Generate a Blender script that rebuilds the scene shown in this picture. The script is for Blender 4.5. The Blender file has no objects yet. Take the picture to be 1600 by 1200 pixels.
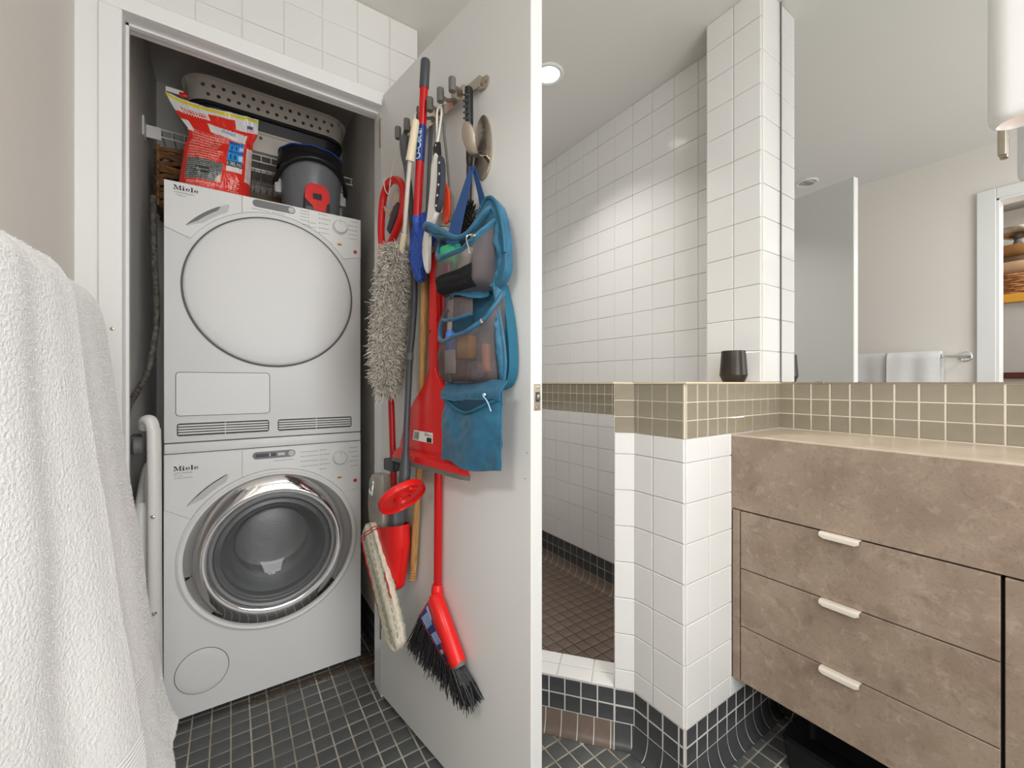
import bpy, bmesh, math, random
from mathutils import Vector, Matrix, noise

random.seed(7)
scene = bpy.context.scene
COL = scene.collection
PI = math.pi
EYE = 1.085

# ------------------------------------------------------------------ camera, world, lamps, exposure
cam_data = bpy.data.cameras.new('camera')
cam = bpy.data.objects.new('camera', cam_data)
COL.objects.link(cam)
cam.location = (0, 0, EYE)
cam.rotation_euler = (PI / 2, 0, -math.radians(33.92))
cam_data.sensor_width = 36.0
cam_data.lens = 653.0 / 1600.0 * 36.0
cam_data.shift_y = -1.4 / 1600.0
cam_data.clip_start = 0.02
scene.camera = cam

world = bpy.data.worlds.new('world')
scene.world = world
world.use_nodes = True
world.node_tree.nodes['Background'].inputs[0].default_value = (0.85, 0.92, 1.0, 1)
world.node_tree.nodes['Background'].inputs[1].default_value = 0.6

scene.view_settings.view_transform = 'Standard'
scene.view_settings.look = 'None'
scene.view_settings.gamma = 1.0
scene.view_settings.use_curve_mapping = False
scene.view_settings.exposure = -0.08

CEIL = 2.36


def area_lamp(name, loc, size, watts, color=(1, 1, 1), rot=(0, 0, 0), shape='DISK', size_y=None, spread=None):
    d = bpy.data.lights.new(name, 'AREA')
    d.shape = shape
    d.size = size
    if size_y:
        d.size_y = size_y
    d.energy = watts
    d.color = color
    if spread:
        d.spread = spread
    o = bpy.data.objects.new(name, d)
    o.location = loc
    o.rotation_euler = rot
    COL.objects.link(o)
    return o


# added unseen lamps over vanity end and hall, plus the room's own shower downlight
area_lamp('added_ceiling_fill', (0.50, -0.45, CEIL - 0.075), 0.52, 9.0, (1.0, 0.99, 0.98))
# added fill, shaped as daylight from a made-up window behind the camera
area_lamp('added_window_fill', (0.42, -1.185, 1.28), 1.05, 24.5, (0.985, 0.995, 1.0), (PI / 2, 0, 0), 'RECTANGLE', 1.66)
area_lamp('shower_light', (1.085, 1.345, CEIL - 0.012), 0.085, 4.2, (1.0, 0.97, 0.94), spread=math.radians(105))
area_lamp('added_hall_fill', (-1.0, -0.25, CEIL - 0.075), 0.5, 22.0, (1.0, 0.98, 0.95))


# ------------------------------------------------------------------ colour and material helpers
def lin(c):
    return c / 12.92 if c <= 0.04045 else ((c + 0.055) / 1.055) ** 2.4


def rgb(r, g, b):
    return (lin(r / 255.0), lin(g / 255.0), lin(b / 255.0), 1.0)


MATS = {}


def mat(name, col, rough=0.5, metal=0.0, var=None, vscale=20.0, bump=0.0, bscale=60.0, coat=0.0,
        alpha=1.0, trans=0.0, ior=1.45, emit=None, estr=0.0, spec=0.5, stretch=(1, 1, 1), sheen=0.0, detail=4.0):
    if name in MATS:
        return MATS[name]
    m = bpy.data.materials.new(name)
    m.use_nodes = True
    nt = m.node_tree
    b = nt.nodes['Principled BSDF']
    b.inputs['Base Color'].default_value = col
    b.inputs['Roughness'].default_value = rough
    b.inputs['Metallic'].default_value = metal
    b.inputs['Specular IOR Level'].default_value = spec
    b.inputs['Coat Weight'].default_value = coat
    b.inputs['Coat Roughness'].default_value = 0.05
    b.inputs['Alpha'].default_value = alpha
    b.inputs['Transmission Weight'].default_value = trans
    b.inputs['IOR'].default_value = ior
    b.inputs['Sheen Weight'].default_value = sheen
    if emit:
        b.inputs['Emission Color'].default_value = emit
        b.inputs['Emission Strength'].default_value = estr
    if var or bump:
        tc = nt.nodes.new('ShaderNodeTexCoord')
        mp = nt.nodes.new('ShaderNodeMapping')
        mp.inputs['Scale'].default_value = stretch
        nt.links.new(tc.outputs['Object'], mp.inputs[0])
    if var:
        n = nt.nodes.new('ShaderNodeTexNoise')
        n.inputs['Scale'].default_value = vscale
        n.inputs['Detail'].default_value = detail
        nt.links.new(mp.outputs[0], n.inputs['Vector'])
        r = nt.nodes.new('ShaderNodeValToRGB')
        r.color_ramp.elements[0].position = 0.32
        r.color_ramp.elements[1].position = 0.68
        r.color_ramp.elements[0].color = var
        r.color_ramp.elements[1].color = col
        nt.links.new(n.outputs['Fac'], r.inputs[0])
        nt.links.new(r.outputs[0], b.inputs['Base Color'])
    if bump:
        n2 = nt.nodes.new('ShaderNodeTexNoise')
        n2.inputs['Scale'].default_value = bscale
        n2.inputs['Detail'].default_value = 3
        nt.links.new(mp.outputs[0], n2.inputs['Vector'])
        bp = nt.nodes.new('ShaderNodeBump')
        bp.inputs['Strength'].default_value = bump
        bp.inputs['Distance'].default_value = 0.004
        nt.links.new(n2.outputs['Fac'], bp.inputs['Height'])
        nt.links.new(bp.outputs[0], b.inputs['Normal'])
    MATS[name] = m
    return m


def vcol_mat(name, rough=0.4, coat=0.0, bump=0.0):
    """flat print: colour comes from the mesh's own colour attribute"""
    m = mat(name, (1, 1, 1, 1), rough, coat=coat, bump=bump, bscale=25)
    nt = m.node_tree
    a = nt.nodes.new('ShaderNodeVertexColor')
    a.layer_name = 'print'
    nt.links.new(a.outputs[0], nt.nodes['Principled BSDF'].inputs['Base Color'])
    return m


M_PAINT = mat('white_paint', rgb(226, 225, 222), 0.55, bump=0.03, bscale=180)
M_DOORPAINT = mat('door_paint', rgb(224, 224, 221), 0.38, bump=0.02, bscale=90)
M_TRIM = mat('trim_gloss_white', rgb(238, 238, 236), 0.3)
M_BEIGE = mat('beige_paint', rgb(236, 230, 222), 0.6, bump=0.03, bscale=220)
M_CEIL = mat('ceiling_paint', rgb(228, 226, 221), 0.7)
M_CLOSET = mat('closet_paint', rgb(234, 232, 228), 0.6, var=rgb(222, 219, 214), vscale=3.0, bump=0.03, bscale=30)
M_GROUT_W = mat('white_grout', rgb(226, 224, 220), 0.8)
M_GROUT_C = mat('cream_grout', rgb(222, 212, 193), 0.8)
M_GROUT_F = mat('floor_grout', rgb(206, 199, 186), 0.9, var=rgb(136, 126, 112), vscale=9)
M_GROUT_B = mat('skirting_grout', rgb(208, 205, 199), 0.85)
M_TILE_W = mat('white_tile', rgb(230, 229, 226), 0.12, bump=0.06, bscale=14, spec=0.5)
M_TILE_G = mat('olive_glass_tile', rgb(156, 148, 130), 0.10, var=rgb(138, 129, 111), vscale=6, coat=0.8)
M_TILE_K = mat('charcoal_tile', rgb(80, 82, 84), 0.34, var=rgb(62, 63, 65), vscale=11, bump=0.06, bscale=40)
M_TILE_F = mat('floor_tile_charcoal', rgb(97, 99, 98), 0.36, var=rgb(72, 74, 73), vscale=8, bump=0.06, bscale=40)
M_TILE_S = mat('shower_tile_brown', rgb(130, 114, 103), 0.4, var=rgb(102, 88, 78), vscale=9, bump=0.05)
M_APPL = mat('appliance_enamel', rgb(230, 230, 229), 0.38, spec=0.4)
M_APPL2 = mat('appliance_plastic', rgb(229, 229, 227), 0.3)
M_GROOVE = mat('recess_shade_display_grey', rgb(196, 197, 196), 0.35)  # grips: recess shade put into the colour; display parts use the grey too
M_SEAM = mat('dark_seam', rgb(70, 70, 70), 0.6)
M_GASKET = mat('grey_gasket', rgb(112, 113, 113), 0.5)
M_DISPLAY = mat('display_grey', rgb(112, 114, 116), 0.3)
M_DISPLAYK = mat('display_window_dark', rgb(38, 40, 42), 0.15)
M_CHROME = mat('chrome', rgb(232, 232, 234), 0.05, metal=1.0)
M_STEEL = mat('drum_steel', rgb(170, 170, 170), 0.3, metal=1.0, bump=0.2, bscale=90)
M_NICKEL = mat('brushed_nickel', rgb(190, 180, 165), 0.3, metal=1.0)
M_GLASS = mat('door_glass', rgb(205, 208, 210), 0.03, trans=0.85, ior=1.5)
M_BLACK = mat('black_plastic', rgb(26, 26, 28), 0.4)
M_INK = mat('ink_black', rgb(34, 34, 36), 0.6)
M_INKG = mat('ink_grey', rgb(140, 140, 140), 0.6)
M_AMBER = mat('amber_button', rgb(190, 135, 50), 0.35)
M_REDBTN = mat('red_button', rgb(200, 40, 34), 0.35)
M_RED = mat('red_plastic', rgb(222, 32, 30), 0.28)
M_RED2 = mat('red_metal_tube', rgb(190, 18, 22), 0.22)
M_GREYP = mat('grey_plastic', rgb(92, 95, 99), 0.42)
M_GREYP2 = mat('dark_grey_plastic', rgb(66, 69, 74), 0.42)
M_RUBBER = mat('grey_rubber', rgb(105, 104, 98), 0.6)
M_CREAM = mat('cream_plastic', rgb(222, 208, 178), 0.45)
M_BEIGEP = mat('beige_plastic', rgb(199, 192, 178), 0.45)
M_WOOD = mat('pale_wood', rgb(205, 163, 104), 0.5, var=rgb(172, 124, 70), vscale=30, stretch=(6, 6, 0.6))
M_TEAL = mat('teal_fabric', rgb(34, 102, 132), 0.5, var=rgb(26, 86, 116), vscale=40, bump=0.25, bscale=45, sheen=0.2)
M_TEALD = mat('teal_edging', rgb(28, 96, 122), 0.6, bump=0.2, bscale=120)
M_NAVY = mat('navy_webbing', rgb(38, 72, 122), 0.7, bump=0.15, bscale=300)
M_NET = mat('smoke_netting', rgb(128, 114, 110), 0.6, var=rgb(92, 80, 80), vscale=14, bump=0.3, bscale=400, alpha=0.42)
M_VELCRO = mat('black_velcro', rgb(22, 22, 24), 0.95, bump=0.8, bscale=300)
M_FLUFF = mat('grey_fluff', rgb(212, 206, 195), 0.9, var=rgb(178, 171, 159), vscale=60)
M_BLUEB = mat('blue_bristle', rgb(62, 106, 200), 0.5, var=rgb(30, 62, 150), vscale=220)
M_BLACKB = mat('black_bristle', rgb(30, 30, 32), 0.5, var=rgb(60, 60, 62), vscale=200)
M_WHITEP = mat('white_plastic', rgb(232, 230, 224), 0.4)
M_STRING = mat('white_string', rgb(226, 222, 212), 0.8)
M_LABELB = mat('blue_label', rgb(34, 52, 118), 0.4)
M_LABELW = mat('white_label', rgb(236, 234, 228), 0.5)
M_LABELLB = mat('light_blue_print', rgb(170, 200, 232), 0.5)
M_TOWEL = mat('white_terry', rgb(240, 239, 237), 0.95, bump=0.7, bscale=210, sheen=0.2)
M_PILE = mat('white_terry_pile', rgb(240, 239, 237), 0.95)
_nt = M_PILE.node_tree
_tr = _nt.nodes.new('ShaderNodeBsdfTranslucent')
_tr.inputs[0].default_value = rgb(240, 239, 237)
_mx = _nt.nodes.new('ShaderNodeMixShader')
_mx.inputs[0].default_value = 0.28
_nt.links.new(_nt.nodes['Principled BSDF'].outputs[0], _mx.inputs[1])
_nt.links.new(_tr.outputs[0], _mx.inputs[2])
_nt.links.new(_mx.outputs[0], _nt.nodes['Material Output'].inputs[0])
M_TOWELB = mat('white_terry_band', rgb(236, 235, 233), 0.85)
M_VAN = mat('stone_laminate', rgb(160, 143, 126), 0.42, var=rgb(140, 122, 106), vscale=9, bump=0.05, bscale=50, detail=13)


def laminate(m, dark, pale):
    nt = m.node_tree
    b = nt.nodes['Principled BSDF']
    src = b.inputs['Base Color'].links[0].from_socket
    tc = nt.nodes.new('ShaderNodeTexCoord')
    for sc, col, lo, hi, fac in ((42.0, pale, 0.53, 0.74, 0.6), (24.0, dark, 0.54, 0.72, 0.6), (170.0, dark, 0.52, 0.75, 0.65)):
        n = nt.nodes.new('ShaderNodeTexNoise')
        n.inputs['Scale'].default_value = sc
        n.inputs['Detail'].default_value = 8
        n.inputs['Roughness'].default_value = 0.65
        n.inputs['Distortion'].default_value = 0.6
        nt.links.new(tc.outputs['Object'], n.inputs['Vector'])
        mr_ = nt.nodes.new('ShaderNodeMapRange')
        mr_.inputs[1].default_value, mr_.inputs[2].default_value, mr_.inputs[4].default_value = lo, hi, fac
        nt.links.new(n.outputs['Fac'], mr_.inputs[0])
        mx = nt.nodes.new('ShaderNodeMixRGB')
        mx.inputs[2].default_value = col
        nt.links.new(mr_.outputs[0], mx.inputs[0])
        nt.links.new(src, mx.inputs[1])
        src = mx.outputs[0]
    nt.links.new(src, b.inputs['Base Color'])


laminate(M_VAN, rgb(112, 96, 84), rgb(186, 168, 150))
M_VANTOP = mat('stone_laminate_lit_top', rgb(206, 190, 171), 0.28, var=rgb(190, 172, 152), vscale=9, detail=9)  # same laminate, coloured paler for the light grazing the top
M_DARK = mat('dark_gap', rgb(30, 26, 24), 0.8)
M_HANDLE = mat('satin_handle', rgb(226, 217, 204), 0.4, metal=0.25)
M_MIRROR = mat('mirror_silver', rgb(240, 242, 242), 0.0, metal=1.0)
M_CUP = mat('bronze_cup', rgb(62, 54, 48), 0.32, metal=0.35, var=rgb(48, 41, 37), vscale=20)
M_GLOWGLASS = mat('opal_glass', rgb(222, 221, 218), 0.25, emit=(1, 0.97, 0.93, 1), estr=0.08)
M_WARMIN = mat('opal_glass_inside', rgb(240, 205, 170), 0.4, emit=(1, 0.75, 0.5, 1), estr=0.35)
M_LAMPDISC = mat('lamp_diffuser', rgb(255, 250, 245), 0.5, emit=(1, 0.97, 0.95, 1), estr=5.0)
M_FLUSH = mat('added_lamp_glow', rgb(255, 250, 245), 0.5, emit=(1, 0.98, 0.955, 1), estr=2.0)  # glow of the added ceiling lamps
M_BASKETP = mat('laundry_basket_plastic', rgb(232, 223, 211), 0.5)
M_WICKER = mat('brown_wicker', rgb(140, 98, 58), 0.6, var=rgb(92, 60, 34), vscale=40)
M_WICKER2 = mat('honey_wicker', rgb(196, 140, 84), 0.6, var=rgb(120, 74, 40), vscale=40)
M_BROWNBOX = mat('brown_card', rgb(128, 108, 86), 0.7, var=rgb(104, 86, 66), vscale=10)
M_WIRE = mat('white_coated_wire', rgb(232, 230, 226), 0.4)
M_PINK = mat('pink_cloth', rgb(214, 148, 148), 0.9)
M_BUCKET = mat('charcoal_bucket', rgb(110, 112, 116), 0.32)
M_BLUEBAG = mat('blue_liner', rgb(36, 72, 150), 0.4)
M_STOOL = mat('white_powder_coat', rgb(230, 229, 224), 0.3)
M_CABLE = mat('braided_cable', rgb(52, 48, 45), 0.6, var=rgb(110, 104, 98), vscale=90, bump=0.5, bscale=200)
M_BOTTLE = mat('smoky_bottle', rgb(176, 170, 158), 0.12, alpha=0.72)
M_PAD = mat('mop_pad_cloth', rgb(226, 217, 199), 0.95, var=rgb(206, 196, 176), vscale=90, bump=0.6, bscale=160)
M_REDYARN = mat('red_yarn', rgb(186, 44, 50), 0.9)
M_GREENYARN = mat('green_yarn', rgb(136, 156, 132), 0.9)
M_GREENI = mat('mint_plastic', rgb(70, 200, 150), 0.4)
M_BLUEI = mat('blue_plastic_item', rgb(70, 130, 225), 0.4)
M_ORANGEI = mat('amber_card', rgb(222, 160, 60), 0.5)
M_GRIME = mat('brown_debris', rgb(96, 74, 54), 0.9)
M_SHELFY = mat('yellow_shelf', rgb(206, 150, 50), 0.45)
M_PEACH = mat('peach_glaze', rgb(240, 205, 170), 0.3)
M_WOODB = mat('bowl_wood', rgb(176, 128, 80), 0.45)
M_HALLG = mat('hall_panel_grey', rgb(178, 174, 170), 0.5)
M_DKRED = mat('dark_red_wood', rgb(80, 34, 26), 0.4)


# ------------------------------------------------------------------ mesh helpers
WORLD = {}


def catmull(pts, n=6, closed=False):
    P = [Vector(p) for p in pts]
    out = []
    N = len(P)
    rng = range(N) if closed else range(N - 1)
    for i in rng:
        if closed:
            a, b, c, d = P[(i - 1) % N], P[i], P[(i + 1) % N], P[(i + 2) % N]
        else:
            a, b, c, d = P[max(i - 1, 0)], P[i], P[i + 1], P[min(i + 2, N - 1)]
        for k in range(n):
            t = k / n
            out.append(0.5 * ((2 * b) + (c - a) * t + (2 * a - 5 * b + 4 * c - d) * t * t + (3 * b - a - 3 * c + d) * t ** 3))
    if not closed:
        out.append(P[-1])
    return out


def interp(tab, x):
    if x <= tab[0][0]:
        return tab[0][1]
    for (x0, y0), (x1, y1) in zip(tab, tab[1:]):
        if x <= x1:
            t = (x - x0) / (x1 - x0)
            t = t * t * (3 - 2 * t) if False else t
            return y0 + (y1 - y0) * t
    return tab[-1][1]


class B:
    def __init__(s):
        s.bm = bmesh.new()
        s.M = Matrix()

    def v(s, p):
        return s.bm.verts.new(s.M @ Vector(p))

    def f(s, vs):
        try:
            return s.bm.faces.new(vs)
        except ValueError:
            return None

    def box(s, x0, x1, y0, y1, z0, z1, bev=0.0, seg=2):
        c = [s.v((x, y, z)) for x in (x0, x1) for y in (y0, y1) for z in (z0, z1)]
        fs = [s.f([c[i] for i in q]) for q in ((0, 1, 3, 2), (4, 6, 7, 5), (0, 4, 5, 1), (2, 3, 7, 6), (0, 2, 6, 4), (1, 5, 7, 3))]
        if bev:
            es = list({e for f in fs for e in f.edges})
            bmesh.ops.bevel(s.bm, geom=es, offset=bev, segments=seg, profile=0.5, affect='EDGES')
        return s

    def prism(s, pts, a, b, axes='xz', bev=0.0, seg=1):
        """outline in a plane, extruded along the third axis from a to b"""
        def p3(p, d):
            if axes == 'xz':
                return (p[0], d, p[1])
            if axes == 'xy':
                return (p[0], p[1], d)
            return (d, p[0], p[1])
        A = [s.v(p3(p, a)) for p in pts]
        Bv = [s.v(p3(p, b)) for p in pts]
        n = len(pts)
        fs = [s.f(A), s.f(Bv[::-1])]
        for i in range(n):
            fs.append(s.f([A[i], Bv[i], Bv[(i + 1) % n], A[(i + 1) % n]]))
        if bev:
            es = list({e for f in fs[:2] if f for e in f.edges})
            bmesh.ops.bevel(s.bm, geom=es, offset=bev, segments=seg, profile=0.5, affect='EDGES')
        return s

    def tube(s, pts, r, n=10, closed=False, cap=True, flat=1.0, up=None):
        P = [Vector(p) for p in pts]
        N = len(P)
        rs = r if isinstance(r, (list, tuple)) else [r] * N
        T = []
        for i in range(N):
            a = P[(i - 1) % N] if (closed or i > 0) else P[i]
            b = P[(i + 1) % N] if (closed or i < N - 1) else P[i]
            d = b - a
            T.append(d.normalized() if d.length > 1e-9 else Vector((0, 0, 1)))
        ref = Vector(up) if up else (Vector((0, 0, 1)) if abs(T[0].z) < 0.9 else Vector((1, 0, 0)))
        nrm = (ref - T[0] * ref.dot(T[0])).normalized()
        rings = []
        for i in range(N):
            nrm = (nrm - T[i] * nrm.dot(T[i]))
            nrm = nrm.normalized() if nrm.length > 1e-6 else T[i].orthogonal().normalized()
            bn = T[i].cross(nrm)
            rings.append([s.v(P[i] + (nrm * math.cos(2 * PI * k / n) * flat + bn * math.sin(2 * PI * k / n)) * rs[i]) for k in range(n)])
        for i in range(N if closed else N - 1):
            A, C = rings[i], rings[(i + 1) % N]
            for k in range(n):
                s.f([A[k], A[(k + 1) % n], C[(k + 1) % n], C[k]])
        if cap and not closed:
            s.f(rings[0][::-1])
            s.f(rings[-1])
        return s

    def lathe(s, prof, n=40, origin=(0, 0, 0), axis='z', sx=1.0, sy=1.0):
        """prof: (radius, height) pairs about an axis"""
        O = Vector(origin)
        rings = []
        for r, hgt in prof:
            if r < 1e-6:
                p = {'z': (0, 0, hgt), 'y': (0, hgt, 0), 'x': (hgt, 0, 0)}[axis]
                rings.append([s.v(O + Vector(p))])
                continue
            ring = []
            for k in range(n):
                c, q = math.cos(2 * PI * k / n) * r * sx, math.sin(2 * PI * k / n) * r * sy
                p = {'z': (c, q, hgt), 'y': (c, hgt, q), 'x': (hgt, c, q)}[axis]
                ring.append(s.v(O + Vector(p)))
            rings.append(ring)
        for A, C in zip(rings, rings[1:]):
            if len(A) == 1 and len(C) == 1:
                continue
            for k in range(n):
                k2 = (k + 1) % n
                if len(A) == 1:
                    s.f([A[0], C[k2], C[k]])
                elif len(C) == 1:
                    s.f([A[k], A[k2], C[0]])
                else:
                    s.f([A[k], A[k2], C[k2], C[k]])
        return s

    def grid(s, fn, nu, nv, closeu=False):
        V = [[s.v(fn(i / nu, j / nv)) for i in range(nu if closeu else nu + 1)] for j in range(nv + 1)]
        for j in range(nv):
            for i in range(nu):
                i2 = (i + 1) % nu if closeu else i + 1
                s.f([V[j][i], V[j][i2], V[j + 1][i2], V[j + 1][i]])
        return V

    def shell(s, fn, nu, nv, th, nfn=None):
        """a patch with thickness: the same sheet again, pushed by th along its normals, edges closed"""
        P = [[Vector(fn(i / nu, j / nv)) for i in range(nu + 1)] for j in range(nv + 1)]
        Nn = []
        for j in range(nv + 1):
            row = []
            for i in range(nu + 1):
                du = P[j][min(i + 1, nu)] - P[j][max(i - 1, 0)]
                dv = P[min(j + 1, nv)][i] - P[max(j - 1, 0)][i]
                c = du.cross(dv)
                row.append(c.normalized() if c.length > 1e-12 else Vector((0, 0, 1)))
            Nn.append(row)
        A = [[s.v(P[j][i]) for i in range(nu + 1)] for j in range(nv + 1)]
        C = [[s.v(P[j][i] + Nn[j][i] * th) for i in range(nu + 1)] for j in range(nv + 1)]
        for j in range(nv):
            for i in range(nu):
                s.f([A[j][i], A[j][i + 1], A[j + 1][i + 1], A[j + 1][i]])
                s.f([C[j][i], C[j + 1][i], C[j + 1][i + 1], C[j][i + 1]])
        for i in range(nu):
            s.f([A[0][i], C[0][i], C[0][i + 1], A[0][i + 1]])
            s.f([A[nv][i], A[nv][i + 1], C[nv][i + 1], C[nv][i]])
        for j in range(nv):
            s.f([A[j][0], A[j + 1][0], C[j + 1][0], C[j][0]])
            s.f([A[j][nu], C[j][nu], C[j + 1][nu], A[j + 1][nu]])
        return P, Nn

    def blob(s, c, r, n=16, m=10, e=1.0):
        c = Vector(c)
        prof = []
        for j in range(m + 1):
            a = -PI / 2 + PI * j / m
            prof.append((abs(math.cos(a)) ** e, (abs(math.sin(a)) ** e) * (1 if a > 0 else -1)))
        rings = []
        for rr, hh in prof:
            if rr < 1e-4:
                rings.append([s.v(c + Vector((0, 0, hh * r[2])))])
            else:
                ring = []
                for k in range(n):
                    a = 2 * PI * k / n
                    cx, sy = math.cos(a), math.sin(a)
                    cx = math.copysign(abs(cx) ** e, cx)
                    sy = math.copysign(abs(sy) ** e, sy)
                    ring.append(s.v(c + Vector((cx * rr * r[0], sy * rr * r[1], hh * r[2]))))
                rings.append(ring)
        for A, C in zip(rings, rings[1:]):
            for k in range(n):
                k2 = (k + 1) % n
                if len(A) == 1:
                    s.f([A[0], C[k2], C[k]])
                elif len(C) == 1:
                    s.f([A[k], A[k2], C[0]])
                else:
                    s.f([A[k], A[k2], C[k2], C[k]])
        return s

    def strand(s, p0, p1, w, side=None, tip=0.3):
        """a thin three-sided bristle"""
        p0, p1 = Vector(p0), Vector(p1)
        d = (p1 - p0)
        a = d.orthogonal().normalized()
        b = d.cross(a).normalized()
        A = [s.v(p0 + (a * math.cos(q) + b * math.sin(q)) * w) for q in (0, 2.1, 4.2)]
        C = [s.v(p1 + (a * math.cos(q) + b * math.sin(q)) * w * tip) for q in (0, 2.1, 4.2)]
        for k in range(3):
            s.f([A[k], A[(k + 1) % 3], C[(k + 1) % 3], C[k]])
        s.f(C)

    def mesh(s, name, smooth=True, angle=38, recalc=True):
        if recalc:
            bmesh.ops.recalc_face_normals(s.bm, faces=s.bm.faces)
        me = bpy.data.meshes.new(name)
        s.bm.to_mesh(me)
        s.bm.free()
        if smooth:
            me.polygons.foreach_set('use_smooth', [True] * len(me.polygons))
            me.set_sharp_from_angle(angle=math.radians(angle))
        return me


def link(name, me, m, parent=None, M=None):
    o = bpy.data.objects.new(name, me)
    COL.objects.link(o)
    if m is not None and len(me.materials) == 0:
        me.materials.append(m)
    M = M.copy() if M is not None else Matrix()
    if parent is not None:
        o.parent = parent
        o.matrix_parent_inverse = Matrix()
        o.matrix_basis = WORLD[parent.name].inverted() @ M
    else:
        o.matrix_basis = M
    WORLD[o.name] = M
    return o


def tag(o, label=None, cat=None, group=None, kind=None):
    if label:
        o['label'] = label
    if cat:
        o['category'] = cat
    if group:
        o['group'] = group
    if kind:
        o['kind'] = kind
    return o


def part(name, b, m, parent=None, M=None, smooth=True, angle=38, label=None, kind=None, recalc=True):
    o = link(name, b.mesh(name, smooth, angle, recalc), m, parent, M)
    if label:
        o['label'] = label
    if kind:
        o['kind'] = kind
    return o


def thing(name, label, cat, loc, group=None):
    o = bpy.data.objects.new(name, None)
    o.empty_display_size = 0.05
    COL.objects.link(o)
    M = loc if isinstance(loc, Matrix) else Matrix.Translation(Vector(loc))
    o.matrix_basis = M
    WORLD[o.name] = M.copy()
    tag(o, label, cat, group)
    return o


def struct(name, b, m, label, smooth=False, M=None):
    o = part(name, b, m, None, M, smooth)
    tag(o, label, kind='structure')
    return o


def text_mesh(txt, size, bold=0.0, extrude=0.0002, spacing=1.0, align='LEFT'):
    c = bpy.data.curves.new('lettering', 'FONT')
    c.body = txt
    c.size = size
    c.offset = bold
    c.extrude = extrude
    c.space_character = spacing
    c.align_x = align
    c.resolution_u = 3
    o = bpy.data.objects.new('lettering', c)
    COL.objects.link(o)
    bpy.context.view_layer.update()
    me = bpy.data.meshes.new_from_object(o.evaluated_get(bpy.context.evaluated_depsgraph_get()))
    bpy.data.objects.remove(o)
    return me


# ------------------------------------------------------------------ tiles
TILE_MESH = {}


def tile_mesh(w, h, th, ch, m):
    key = (round(w, 3), round(h, 3), th, ch, m.name)
    if key in TILE_MESH:
        return TILE_MESH[key]
    w, h = key[0], key[1]
    b = B()
    x, y = w / 2, h / 2
    c = min(ch, x * 0.45, y * 0.45)
    lo = [b.v(p) for p in ((-x, -y, 0), (x, -y, 0), (x, y, 0), (-x, y, 0))]
    md = [b.v(p) for p in ((-x, -y, th - c * 0.7), (x, -y, th - c * 0.7), (x, y, th - c * 0.7), (-x, y, th - c * 0.7))]
    hi = [b.v(p) for p in ((-x + c, -y + c, th), (x - c, -y + c, th), (x - c, y - c, th), (-x + c, y - c, th))]
    for k in range(4):
        k2 = (k + 1) % 4
        b.f([lo[k], lo[k2], md[k2], md[k]])
        b.f([md[k], md[k2], hi[k2], hi[k]])
    b.f(hi)
    me = b.mesh('tile', smooth=False)
    me.materials.append(m)
    TILE_MESH[key] = me
    return me


def tiles(parent, name, origin, ux, uy, ue, ve, m, gap=0.003, th=0.004, ch=0.0012, keep=None, tilt=0.0016, wob=0.0003, rest=None, limit=None):
    """a run of tiles on the plane origin + u*ux + v*uy, tile edges at ue and ve"""
    O = Vector(origin)
    ux, uy = Vector(ux).normalized(), Vector(uy).normalized()
    nz = ux.cross(uy)
    n = 0
    for u0, u1 in zip(ue, ue[1:]):
        for v0, v1 in zip(ve, ve[1:]):
            if u1 - u0 < gap * 2.5 or v1 - v0 < gap * 2.5:
                continue
            c = O + ux * (u0 + u1) / 2 + uy * (v0 + v1) / 2
            if keep and not keep(c):
                continue
            me = tile_mesh(u1 - u0 - gap, v1 - v0 - gap, th, ch, m)
            R = Matrix((ux, uy, nz)).transposed().to_4x4()
            R = R @ Matrix.Rotation(random.gauss(0, tilt), 4, 'X') @ Matrix.Rotation(random.gauss(0, tilt), 4, 'Y')
            Mx = Matrix.Translation(c + nz * random.uniform(-wob, wob)) @ R
            link(name, me, m, parent, Mx)
            n += 1
    return n


def steps(a, b, d, first=None):
    out = [a]
    x = first if first is not None else a + d
    while x < b - 1e-4:
        if x > a + 1e-4:
            out.append(x)
        x += d
    out.append(b)
    return out


COVE = {}


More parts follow.
